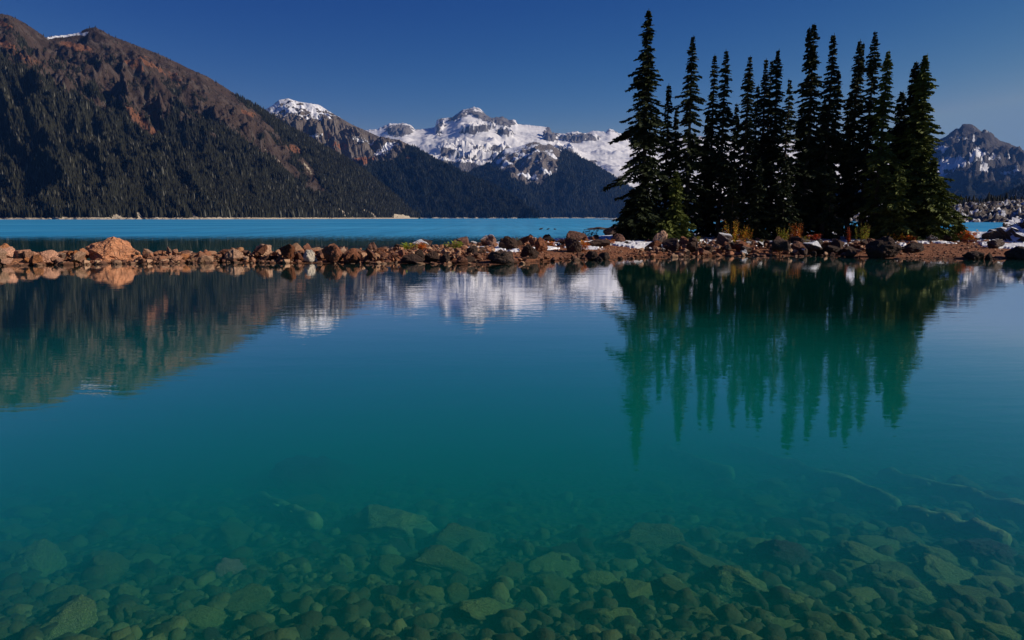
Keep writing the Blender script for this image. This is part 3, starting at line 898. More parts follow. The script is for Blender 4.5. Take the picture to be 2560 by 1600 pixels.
# named boulders: (px centre, py foot, width px, height px, material, label, category, peak)
boulders = [
 (291, 655, 130, 60, 'rock_orange', 'biggest orange boulder, pyramid-shaped, standing above the stone bar on the left', .6),
 (777, 657, 32, 32, 'rock_pale', 'pale cream boulder standing at the waterline among brown rocks', .1),
 (835, 658, 50, 44, 'rock_red', 'large blocky brown boulder just right of the pale cream one', .0),
 (880, 658, 40, 36, 'rock_red', 'rounded brown boulder leaning against the blocky one beside the pale stone', .2),
 (930, 638, 26, 32, 'rock_red', 'narrow upright reddish rock at the start of the gravel strip', .45),
 (1034, 660, 56, 24, 'rock_dark', 'low dark boulder in the water left of the two dark rocks by the gravel', .2),
 (1048, 648, 30, 24, 'rock_dark', 'dark wedge rock behind the low boulder on the gravel strip', .4),
 (1080, 655, 40, 26, 'rock_dark', 'dark jagged rock at the waterline in the cluster left of the gravel beach', .1),
 (1112, 657, 30, 24, 'rock_dark', 'dark brown rock standing at the right end of the jagged waterline cluster', .3),
 (1155, 660, 28, 18, 'rock_red', 'small domed rock alone at the edge of the gravel, left of the beach', .2),
 (1117, 612, 30, 26, 'rock_dark', 'dark pointed rock with a sunlit right face beside green plants', .45),
 (1182, 642, 30, 28, 'rock_dark', 'dark triangular boulder on the gravel right of the green plants', .35),
 (1222, 616, 46, 30, 'rock_redsnow', 'large leaning rock with a snow patch at the back of the bar', .2),
 (1271, 625, 48, 34, 'rock_dark', 'big dark craggy boulder in the middle of the bar', .3),
 (1253, 660, 62, 32, 'rock_dark', 'wide dark boulder lying at the waterline below the craggy one', .15),
 (1324, 647, 46, 36, 'rock_dark', 'dark round boulder with snow on its left shoulder, at the beach edge', .1),
 (1352, 630, 34, 36, 'rock_red', 'tall red-brown boulder behind the dark round one', .35),
 (1327, 604, 18, 18, 'rock_dark', 'small black pointed rock at the back waterline', .4),
 (1376, 606, 36, 15, 'rock_dark', 'long low black rock at the back edge of the bar', .0),
 (1441, 605, 52, 28, 'rock_red', 'broad red-brown boulder under the red plants', .15),
 (1432, 632, 44, 34, 'rock_dark', 'dark cube-like boulder with red plants on its right side', .0),
 (1493, 618, 60, 18, 'rock_dark', 'long flat dark rock at the back of the gravel beach', .0),
 (1546, 607, 34, 22, 'rock_red', 'reddish cone-shaped rock in front of the spreading fir', .5),
 (1480, 651, 32, 24, 'rock_dark', 'dark jagged rock on the beach waterline, left one of the pair', .2),
 (1510, 651, 26, 20, 'rock_dark', 'dark rock on the beach waterline, right one of the pair', .2),
 (1550, 654, 14, 12, 'rock_dark', 'small lone black stone standing in the shallow water by the beach', .3),
 (1650, 609, 36, 34, 'rock_tan', 'tall tan standing rock before the dark trunks', .3),
 (1585, 598, 66, 30, 'rock_snow', 'dark snow-dusted boulder under the spreading fir', .1),
 (1530, 590, 44, 26, 'rock_snow', 'snow-dusted rock at the left tip of the wooded island', .2),
 (1725, 597, 30, 20, 'rock_red', 'reddish rock at the foot of the firs beside the snow', .3),
 (1760, 591, 26, 14, 'rock_dark', 'rounded dark rock on the snow under the firs', .1),
 (2206, 648, 76, 56, 'rock_dark', 'biggest dark smooth boulder, at the waterline below the right-hand firs', .12),
 (2131, 596, 30, 34, 'rock_snow', 'upright snow-dusted boulder among the trunks', .1),
 (2331, 606, 28, 18, 'rock_snow', 'small dark rock with snow on the upper right beach', .3),
 (2362, 604, 34, 16, 'rock_dark', 'low dark rock near the skirt of the widest fir', .1),
 (2277, 633, 60, 24, 'rock_dark', 'flat dark slab right of the biggest dark boulder', .0),
 (2120, 636, 44, 20, 'rock_dark', 'flat-topped dark rock left of the biggest dark boulder', .0),
 (2434, 650, 46, 22, 'rock_dark', 'black jagged rock on the right beach waterline', .2),
 (2472, 652, 16, 20, 'rock_dark', 'small black upright rock on the right beach waterline', .4),
 (2488, 622, 40, 24, 'rock_snow', 'snow-dusted block at the foot of the right-hand outcrop', .1),
 (2540, 650, 50, 34, 'rock_dark', 'dark boulder at the lower right below the outcrop', .1),
]
keep_out = []
for i, (px, py, w, h, mt, lab, pk) in enumerate(boulders):
    P = unproject_ground(px, py, 25)
    Y = P[1]
    sc = Y / F
    Wm, Hm = w * sc * 1.03, h * sc
    Y += Wm * .35
    X = P[0] / P[1] * Y
    sub = 5 if w > 60 else 4
    me = hull_mesh('boulder', 100 + i * 7, M[mt], 5, 18 if w < 60 else 26, .11, pk)
    o = put_rock('boulder', me, X, Y, Wm, Hm, Wm * .8, .3, rng.uniform(-.5, .5), .1, z=P[2])
    tag(o, lab, 'boulder')
    keep_out.append((X, Y, Wm * .5))

# big craggy outcrop on the right: a single mass
def outcrop():
    P, Fc = hull_verts(779, 5, 40, .20, .8, .25)
    me = mk_mesh('rock_outcrop', P, Fc, M['rock_out'], False)
    o = link('rock_outcrop', me)
    X, Y = tan_of(2575) * 43, 43.0
    o.scale = (4.1, 3.2, 2.35)
    o.rotation_euler = (.05, .12, .5)
    o.location = (X, Y, .0)
    tag(o, 'large dark craggy outcrop dusted with snow at the right edge of the island', 'outcrop')
    keep_out.append((X, Y, 4.0))
outcrop()

# stones of the bar: every visible stone its own object
variants = {mt: [hull_mesh('stone', 900 + 13 * q + sum(map(ord, mt)), M[mt], 3, 11 + q, .09, .12 * (q % 3)) for q in range(7)]
            for mt in ('rock_orange', 'rock_tan', 'rock_red', 'rock_dark', 'rock_snow', 'rock_redsnow')}
cands = []
rs = np.random.RandomState(5)
def add_zone(n, pxa, pxb, d0, d1, wmin, wmax, mats, lab, grp, lift=0.0, stack=0.0):
    for _ in range(n):
        px = rs.uniform(pxa, pxb)
        t = tan_of(px)
        yf, yb = np.interp(t, FT, FY), np.interp(t, BT, BY)
        Y = yf + d0 + (d1 - d0) * rs.rand()
        if Y > yb + .3: Y = yb - rs.rand() * .5
        X = t * Y
        w = wmin + (wmax - wmin) * rs.rand() ** 2.2
        if any((X - a) ** 2 + (Y - b) ** 2 < (r * .8 + w * .3) ** 2 for a, b, r in keep_out): continue
        hh = w * rs.uniform(.45, .85)
        z = float(ground_h(X, Y)) + (rs.rand() ** 2 * stack)
        cands.append((X, Y, z, w, hh, mats[rs.randint(len(mats))], lab, grp))
add_zone(105, -30, 560, -.25, 1.6, .22, .85, ['rock_orange', 'rock_tan', 'rock_orange'], '', '', stack=.34)
add_zone(60, 560, 980, -.15, 3.2, .22, .85, ['rock_tan', 'rock_red', 'rock_red'], '', '', stack=.34)
add_zone(40, 960, 1500, 2.5, 15, .3, .95, ['rock_red', 'rock_dark', 'rock_redsnow'], '', '')
add_zone(14, 960, 1500, -.2, 1.2, .2, .5, ['rock_red', 'rock_dark'], '', '')
add_zone(78, 1590, 2170, -.25, 3.2, .3, 1.0, ['rock_dark', 'rock_dark', 'rock_snow', 'rock_red'], '', '', stack=.32)
add_zone(26, 1560, 2230, 3.5, 9, .25, .7, ['rock_dark', 'rock_snow', 'rock_redsnow'], '', '')
add_zone(20, 2230, 2580, -.1, 10, .2, .7, ['rock_dark', 'rock_red', 'rock_snow'], '', '')
places = [(110, 'at the far left end of the bar'), (225, 'just left of the biggest orange boulder'), (360, 'around the foot of the biggest orange boulder'), (470, 'on the bar some way right of the biggest orange boulder'),
          (600, 'on the bar midway between the orange and the pale boulders'), (740, 'on the bar left of the pale cream boulder'), (870, 'around the pale cream boulder'), (980, 'between the pale boulder and the gravel strip'),
          (1100, 'near the thin pale stalk on the bar'), (1220, 'near the bright green low plants'), (1340, 'around the big craggy boulder in mid bar'), (1460, 'near the broad boulder with red plants'), (1560, 'in front of the spreading fir'),
          (1680, 'before the tan standing rock'), (1800, 'left of the yellow plant clump'), (1900, 'below the yellow and orange clumps'), (2010, 'below the middle trunks of the grove'), (2110, 'left of the green upright plant'),
          (2200, 'beside the biggest dark boulder'), (2330, 'on the gravel right of the biggest dark boulder'), (2440, 'on the right-hand beach'), (9999, 'at the foot of the right-hand outcrop')]
tones = {'rock_orange': 'orange', 'rock_tan': 'tan', 'rock_red': 'red-brown', 'rock_dark': 'dark brown', 'rock_snow': 'dark snow-dusted', 'rock_redsnow': 'brown snow-dusted'}
for (X, Y, z, w, hh, mt, lab, grp) in cands[:296]:
    me = variants[mt][rng.randrange(7)]
    o = put_rock('stone', me, X, Y, w, hh, w * rng.uniform(.55, 1), .3, None, .5, z=z)
    pxx = 1280 + F * CP * X / Y
    pl = next(t_ for lim, t_ in places if pxx < lim)
    sz = 'small' if w < .36 else 'middling' if w < .58 else 'larger'
    row = 'at the waterline' if Y - np.interp(X / Y, FT, FY) < .7 else 'set back from the water'
    lab = f'{sz} {tones[mt]} stone {row}, {pl}'
    while len(lab.split()) > 16: lab = lab.replace('set back from the water', 'further back').replace('at the waterline', 'by water').replace('some way ', '') if ('set back' in lab or 'at the waterline' in lab or 'some way' in lab) else ' '.join(lab.split()[:16])
    tag(o, lab, 'stone', f'{sz} {tones[mt]} stones {row}, {pl}')

def merge_rocks(specs, sub, sharp, seed0, nvar=12, facets=11, noise=.1, hull=0):
    base = [hull_verts(seed0 + q, hull, 13, 0) if hull else rock_verts(seed0 + q, sub, sharp, facets, noise) for q in range(nvar)]
    Vs, Fs, off = [], [], 0
    for X, Y, z, w, h, d in specs:
        P, Fc = base[rs.randint(nvar)]
        a = rs.rand() * 6.28
        ca, sa = math.cos(a), math.sin(a)
        Q = P * np.array([w / 2, d / 2, h / 2])
        tl = rs.uniform(-.4, .4)
        Q = np.stack([Q[:, 0], Q[:, 1] * math.cos(tl) - Q[:, 2] * math.sin(tl), Q[:, 1] * math.sin(tl) + Q[:, 2] * math.cos(tl)], -1)
        Q = np.stack([Q[:, 0] * ca - Q[:, 1] * sa, Q[:, 0] * sa + Q[:, 1] * ca, Q[:, 2]], -1) + np.array([X, Y, z])
        Vs.append(Q); Fs.append(Fc + off); off += len(Q)
    return np.concatenate(Vs), np.concatenate(Fs)

def mat_pebbles(name, cols):
    s = NT(name)
    r = s.island()
    p = s.pos()
    n2 = s.noise(p, 14, 5, .65)
    col = s.mix(r, cols[0], cols[1])
    col = s.mix(s.rng(s.math('FRACT', s.math('MULTIPLY', r, 9.7)), .6, .9), col, cols[2])
    col = s.mix(s.rng(n2, .5, .7, 0, .5), col, cols[3])
    zz_ = s.math('ADD', s.sep(p, 2), s.math('MULTIPLY', s.math('SUBTRACT', n2, .5), .12))
    if 'shore' in name: col = s.mix(s.rng(zz_, .03, .10), s.mix(.6, col, (.012, .009, .007)), col)
    s.pbsdf(col, .85, s.bump(n2, 1, .02), .2)
    return s.m
n_ = 8000
px = rs.uniform(-200, 2800, n_)
t = tan_of(px)
yf, yb = np.interp(t, FT, FY), np.interp(t, BT, BY)
dmax = np.minimum(yb - yf, 12)
Y = yf - .4 + (dmax + .4) * rs.rand(n_) ** 1.5
X = t * Y
beach = ((px > 1230) & (px < 1620) & (Y - yf > .8) & (Y - yf < 6)) | ((px > 2240) & (Y - yf < 7))
w = np.where(beach, .05 + .12 * rs.rand(n_) ** 2, .09 + .36 * rs.rand(n_) ** 2.2)
stk = np.where(beach | (Y - yf > 3.5), 0, .26 * rs.rand(n_) ** 1.5 * sst(-.3, .6, Y - yf))
gz = ground_h(X, Y)
ok_ = np.ones(n_, bool)
for a_, b_, r_ in keep_out: ok_ &= (X - a_) ** 2 + (Y + .0 - b_) ** 2 > (r_ + .25) ** 2
ok_ &= ~((Y - yf < .5) & (rs.rand(n_) < .45))
specs = [q for q, k_ in zip(zip(X, Y, gz + w * .12 + stk, w, w * rs.uniform(.5, .9, n_), w * rs.uniform(.6, 1, n_)), ok_) if k_]
Vv, Ff = merge_rocks(specs, 2, 1.0, 3000, hull=1)
o = link('shore_gravel', mk_mesh('shore_gravel', Vv, Ff, mat_pebbles('shore_gravel', [(.34, .15, .08), (.12, .065, .045), (.42, .26, .16), (.08, .05, .04)]), False))
tag(o, 'reddish gravel and small rubble covering the bar and the island shore', 'gravel', None, 'stuff')

# islets out in the far lake
for i, (px, w) in enumerate([(1353, 11), (1370, 9), (1387, 8)]):
    X, Y = on_plane(px, 574)
    me = variants['rock_dark'][i]
    o = put_rock('stone', me, X, Y, w * Y / F, w * .35 * Y / F, None, .3, 0, .1, z=0)
    tag(o, ['leftmost of the three tiny stones showing above the far turquoise water', 'middle one of the three tiny stones in the far turquoise water', 'rightmost and smallest of the three tiny stones in the far turquoise water'][i], 'stone', 'tiny stones in the far lake')
X, Y = on_plane(1495, 574)
P_, Fc_ = hull_verts(4444, 5, 24, .2)
o = link('rocky_spit', mk_mesh('rocky_spit', P_, Fc_, M['rock_dark']), None, (X, Y, -.05))
o.scale = (36 * Y / F, 1.6, .55)
tag(o, 'low dark rocky spit in the far lake beside the spreading fir', 'spit')

# ------------------------------------------------------------------ sunken stones
def bed_point(px, py):
    return unproject_ground(px, py, 2.45, 14)
sunk = [
 (569, 1436, 72, 'rock_wetpink', 1.0, 'pinkish sunken stone in the lower left shallows'), (275, 1336, 72, 'rock_wet', .8, 0), (510, 1343, 56, 'rock_wet', .8, 0), (577, 1356, 100, 'rock_wet', .6, 0),
 (762, 1272, 84, 'rock_wet', .9, 'roundish sunken stone beside the short sunken log'), (856, 1226, 300, 'rock_wetdark', .42, 'widest sunken boulder, dark and hazy in the deeper water left of centre'), (93, 1432, 135, 'rock_wetpale', .5, 'broad flat sunken stone near the left edge'), (260, 1440, 100, 'rock_wet', .7, 0),
 (324, 1495, 78, 'rock_wetpale', .7, 0), (164, 1510, 92, 'rock_wet', .6, 0), (610, 1524, 98, 'rock_wet', .8, 0), (476, 1508, 56, 'rock_wet', 1, 0), (707, 1413, 64, 'rock_wetpale', .7, 0), (413, 1572, 62, 'rock_wet', .7, 0),
 (513, 1562, 92, 'rock_wetpale', .7, 0), (160, 1592, 130, 'rock_wetpale', .5, 'broad pale sunken stone cut by the lower left edge'), (487, 1408, 46, 'rock_wetpale', .8, 0), (368, 1389, 50, 'rock_wet', .8, 0), (372, 1412, 80, 'rock_wetpale', .45, 0), (164, 1380, 60, 'rock_wet', .7, 0),
 (960, 1328, 215, 'rock_wetpale', .62, 'largest pale sunken boulder, under the dark hazy one'), (1176, 1376, 160, 'rock_wet', .7, 'large domed sunken boulder in the centre'), (1131, 1436, 165, 'rock_wet', .65, 'large wedge-shaped sunken boulder just below the domed one'),
 (975, 1496, 76, 'rock_wetdark', 1.0, 'dark round sunken rock, darkest of the stones near the bottom centre'), (1083, 1507, 80, 'rock_wetpale', .8, 0), (1142, 1497, 62, 'rock_wet', 1, 0), (1272, 1446, 68, 'rock_wet', .9, 0),
 (1384, 1436, 125, 'rock_wetpale', .34, 'long narrow sunken stone pointing down to the right in the centre'), (1384, 1482, 110, 'rock_wet', .5, 0), (1611, 1378, 165, 'rock_wet', .65, 'large smooth sunken boulder right of centre'), (1548, 1423, 58, 'rock_wet', .8, 0),
 (1507, 1470, 98, 'rock_wetpale', .65, 0), (1585, 1505, 82, 'rock_wetpale', .9, 'bright knobbly sunken stone with a dark shadow below it'), (1425, 1398, 86, 'rock_wetdark', .7, 0), (993, 1433, 100, 'rock_wet', .6, 0), (867, 1424, 80, 'rock_wetpale', .7, 0), (938, 1472, 64, 'rock_wetpale', .8, 0),
 (1209, 1542, 130, 'rock_wetpale', .6, 'broad sunken stone lying low at the bottom centre'), (997, 1543, 116, 'rock_wet', .6, 0), (978, 1584, 58, 'rock_wetpale', .7, 0), (1537, 1562, 120, 'rock_wetpale', .5, 0), (1313, 1558, 54, 'rock_wetpale', .6, 0), (893, 1364, 54, 'rock_wet', .9, 0),
 (1760, 1432, 135, 'rock_wet', .6, 'big rounded sunken rock left of the pale block in the right half'), (1846, 1484, 140, 'rock_wetpale', .75, 'large pale block-shaped sunken boulder in the right half'), (1976, 1416, 135, 'rock_wetdark', .75, 'dark craggy sunken boulder above the pale block'), (1980, 1523, 95, 'rock_wetpale', .7, 0),
 (1693, 1500, 90, 'rock_wet', .7, 0), (1757, 1562, 66, 'rock_wetpale', .9, 0), (2173, 1413, 105, 'rock_wetpale', .55, 0), (2158, 1444, 100, 'rock_wetpale', .5, 0), (2244, 1447, 100, 'rock_wet', .6, 0), (2244, 1483, 95, 'rock_wet', .6, 0), (2281, 1510, 150, 'rock_wetpale', .35, 'long flat sunken slab in the lower right'),
 (2337, 1402, 100, 'rock_wetpale', .5, 0), (2255, 1358, 76, 'rock_wet', .8, 0), (2434, 1350, 100, 'rock_wetpale', .45, 0), (2486, 1404, 120, 'rock_wetdark', .7, 'dark craggy sunken boulder near the right edge'), (2367, 1461, 105, 'rock_wetpale', .5, 0), (2374, 1492, 95, 'rock_wetpale', .6, 0),
 (2441, 1521, 95, 'rock_wet', .5, 0), (2490, 1487, 80, 'rock_wetpale', .6, 0), (2519, 1468, 80, 'rock_wet', .5, 0), (2155, 1510, 90, 'rock_wetpale', .6, 0), (1965, 1580, 100, 'rock_wetpale', .4, 0), (2062, 1578, 90, 'rock_wet', .6, 0), (2482, 1597, 110, 'rock_wetpale', .5, 'orange-tinged sunken stone cut by the lower right edge'),
 (2192, 1372, 90, 'rock_wetpale', .5, 0), (2121, 1364, 64, 'rock_wet', .6, 0), (1913, 1264, 64, 'rock_wet', .6, 0), (2162, 1327, 44, 'rock_wetpale', .9, 0), (1920, 1384, 110, 'rock_wetpale', .5, 0), (60, 1290, 60, 'rock_wet', .7, 0),
 (1330, 1500, 60, 'rock_wet', .7, 0), (1440, 1530, 55, 'rock_wet', .7, 0), (720, 1480, 60, 'rock_wet', .7, 0), (820, 1500, 70, 'rock_wet', .6, 0), (20, 1390, 60, 'rock_wet', .7, 0), (1660, 1450, 60, 'rock_wetpale', .7, 0), (2080, 1470, 60, 'rock_wetdark', .8, 0),
]
wv = {mt: [(hull_mesh('sunken_stone', 2000 + 17 * q + sum(map(ord, mt)), M[mt], 5, 13 + q, .10, .08, True) if q % 2 else rock_mesh('sunken_stone', 2000 + 17 * q + sum(map(ord, mt)), M[mt], 4, .6, 10, .16, .05 * q)) for q in range(6)]
      for mt in ('rock_wet', 'rock_wetpale', 'rock_wetpink', 'rock_wetdark')}
bed_used = []
def zone_name(px, py):
    col = 'left' if px < 620 else 'centre-left' if px < 1100 else 'centre' if px < 1500 else 'centre-right' if px < 1950 else 'right'
    row = 'far' if py < 1360 else 'middle' if py < 1480 else 'near'
    return col, row
n_ind = 0
def put_sunk(px, py, w, mt, asp, lab, mesh=None):
    P = bed_point(px, py)
    dist = math.sqrt(P[0] ** 2 + P[1] ** 2 + (P[2] - CAMH) ** 2)
    Wm = w * dist / F * 1.14
    Hm = Wm * asp * .62
    me = mesh or wv[mt][rng.randrange(6)]
    Y = P[1] + Wm * .15
    X = P[0] / P[1] * Y
    o = link('sunken_stone', me)
    o.scale = (Wm / 2 * 1.12, Wm / 2 * rng.uniform(.62, .95), Hm / 2 * 1.05)
    o.rotation_euler = (rng.uniform(-.15, .15), rng.uniform(-.05, .28), rng.uniform(-1.1, .3))
    g = float(ground_h(X, Y))
    o.location = (X, Y, min(g + Hm * rng.uniform(.0, .22), -.05 - Hm * .55))
    bed_used.append((X, Y, Wm * .42))
    if lab:
        tag(o, lab, 'stone')
    else:
        c_, r_ = zone_name(px, py)
        tone = {'rock_wet': 'green-brown', 'rock_wetpale': 'pale green', 'rock_wetdark': 'dark', 'rock_wetpink': 'pinkish'}[mt]
        rowt = {'far': 'at the hazy deep edge of the stones', 'middle': 'midway up the stony shallows', 'near': 'low down in the stony shallows'}[r_]
        colt = {'left': 'on the left', 'centre-left': 'left of centre', 'centre': 'in the centre', 'centre-right': 'right of centre', 'right': 'on the right'}[c_]
        tag(o, f'{tone} sunken stone {rowt} {colt}', 'stone', f'sunken {tone} stones {rowt} {colt}')
    return o
for i, (px, py, w, mt, asp, lab) in enumerate(sunk):
    me = None
    if w > 110:
        me = hull_mesh('sunken_stone', 5000 + i * 3, M[mt], 5, 17, .13, .1, True)
    put_sunk(px, py, w, mt, asp, lab, me)
cnt = 0
tries = 0
while cnt < 215 and tries < 5000:
    tries += 1
    px, py = rs.uniform(-40, 2600), 1210 + 390 * rs.rand() ** .85
    w = (26 + 42 * rs.rand() ** 2) * (1.0 if py < 1500 else .9)
    P = bed_point(px, py)
    wm = w * math.hypot(P[1], 2) / F
    if any((P[0] - a) ** 2 + (P[1] - b) ** 2 < (r + wm * .42) ** 2 for a, b, r in bed_used): continue
    put_sunk(px, py, w, ['rock_wet', 'rock_wetpale', 'rock_wet', 'rock_wetdark'][rs.randint(4)], rs.uniform(.5, .95), None)
    cnt += 1

n_ = 18000
px, py = rs.uniform(-900, 3460, n_), 1180 + 470 * rs.rand(n_) ** .55
u_, v_ = px - 1280.0, 800.0 - py
dx_, dy_, dz_ = u_, F * CP + v_ * SP, v_ * CP - F * SP
Y = -CAMH * 1.04 / dz_ * dy_ * (1 + rs.rand(n_) * .02)
for _i in range(8):
    g = ground_h(dx_ / dy_ * Y, Y)
    Y = Y * .5 + .5 * (g - CAMH) / dz_ * dy_
X = dx_ / dy_ * Y
w = .016 + .20 * rs.rand(n_) ** 5
gz = ground_h(X, Y)
hh_, dd_ = w * rs.uniform(.5, .8, n_), w * rs.uniform(.6, 1, n_)
sil = fbm(X * 1.6, Y * 1.6, 0, 3, 57)
specs = [q for q, s_ in zip(zip(X, Y, gz + w * rs.uniform(-.22, .12, n_), w, hh_, dd_), sil) if 2.3 < q[1] < 13 and s_ < .12 + .3 * rs.rand()]
Vv, Ff = merge_rocks(specs, 2, 1.0, 3500, facets=7, noise=.28, nvar=24)
o = link('sunken_pebbles', mk_mesh('sunken_pebbles', Vv, Ff, mat_pebbles('sunken_pebbles', [(.04, .046, .017), (.014, .016, .007), (.075, .085, .03), (.02, .023, .01)])))
tag(o, 'pebbles and small stones covering the lake bed between the larger stones', 'pebbles', None, 'stuff')

# sunken logs
def tube(pts, rad, sides=10, seed=0, wob=.12):
    pts = np.array(pts, float); n_ = len(pts)
    rs_ = np.random.RandomState(seed)
    V_, F_ = [], []
    for i in range(n_):
        t_ = pts[min(i + 1, n_ - 1)] - pts[max(i - 1, 0)]
        t_ /= np.linalg.norm(t_)
        up = np.array([0, 0, 1.]) if abs(t_[2]) < .9 else np.array([1., 0, 0])
        a = np.cross(t_, up); a /= np.linalg.norm(a)
        b = np.cross(a, t_)
        for k_ in range(sides):
            th = k_ * 2 * math.pi / sides
            r = rad[i] * (1 + wob * (rs_.rand() - .5) * 2)
            V_.append(pts[i] + r * (math.cos(th) * a + math.sin(th) * b))
    for i in range(n_ - 1):
        for k_ in range(sides):
            F_.append([i * sides + k_, i * sides + (k_ + 1) % sides, (i + 1) * sides + (k_ + 1) % sides, (i + 1) * sides + k_])
    F_.append(list(range(sides))[::-1]); F_.append([(n_ - 1) * sides + k_ for k_ in range(sides)])
    return V_, F_
def mat_wood():
    s = NT('sunken_wood')
    co = s.objco()
    n_ = s.noise(s.scale(co, (1, 1, 1)), 8, 5, .65)
    col = s.mix(s.rng(n_, .35, .65), (.09, .10, .04), (.17, .19, .075))
    s.pbsdf(col, .9, s.bump(n_, 1, .03), .1)
    return s.m
mw = mat_wood()
logs = [((640, 1248), (795, 1330), .045, .075, 'short pale sunken log lying slantwise beside the dark hazy boulder'),
        ((1822, 1122), (2240, 1276), .06, .085, 'longest sunken log, slanting down to the right across the hazy right half'),
        ((2200, 1196), (2640, 1330), .07, .10, 'thick sunken log slanting down to the right edge'),
        ((1655, 1130), (1830, 1204), .06, .075, 'hazy sunken log left of the longest one'),
        ((2250, 1290), (2520, 1372), .06, .08, 'thin sunken log below the thick one near the right edge')]
for i, (a, b, r0, r1, lab) in enumerate(logs):
    A3, B3 = unproject_ground(*a, 2.45, 20), unproject_ground(*b, 2.45, 20)
    A3[2] += .045; B3[2] += .055
    pts = [A3 + (B3 - A3) * k_ / 14 + np.array([0, 0, .006 * math.sin(k_ * 1.3)]) for k_ in range(15)]
    V_, F_ = tube(pts, [(r0 + (r1 - r0) * k_ / 14) * (.85 + .3 * math.sin(k_ * 2.3 + i) ** 2) * (.5 if k_ in (0, 14) else 1) for k_ in range(15)], 12, i, .22)
    rl = np.random.RandomState(60 + i)
    for q in range(4):
        kq = rl.randint(2, 12); b_ = np.array(pts[kq]); a_ = rl.uniform(.3, 2.6)
        dv_ = np.array([math.cos(a_) * .7, math.sin(a_) * -.5, .45]) * rl.uniform(.08, .22) * (r0 / .06)
        V2, F2 = tube([b_, b_ + dv_ * .6, b_ + dv_], [r0 * .4, r0 * .25, r0 * .12], 7, q)
        o_ = len(V_); V_ += list(V2); F_ += [[j_ + o_ for j_ in f] for f in F2]
    me = mk_mesh('sunken_log', V_, F_, mw)
    o = link('sunken_log', me)
    tag(o, lab, 'log', 'sunken logs')

# ------------------------------------------------------------------ conifers
def mat_needles(name, a, b):
    s = NT(name)
    p = s.objco()
    n_ = s.noise(p, 1.6, 3, .6)
    r = s.island()
    col = s.mix(s.rng(s.math('ADD', s.math('MULTIPLY', r, .5), n_), .45, .95), a, b)
    s.pbsdf(col, .7, None, .12)
    return s.m
def mat_bark():
    s = NT('bark')
    p = s.objco()
    n_ = s.noise(s.scale(p, (6, 6, 1.2)), 3, 5, .65)
    col = s.mix(s.rng(n_, .35, .65), (.055, .04, .03), (.13, .10, .08))
    s.pbsdf(col, .95, s.bump(n_, 1, .04), .1)
    return s.m
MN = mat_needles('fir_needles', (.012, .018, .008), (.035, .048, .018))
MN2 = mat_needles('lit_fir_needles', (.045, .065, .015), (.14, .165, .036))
MBK = mat_bark()

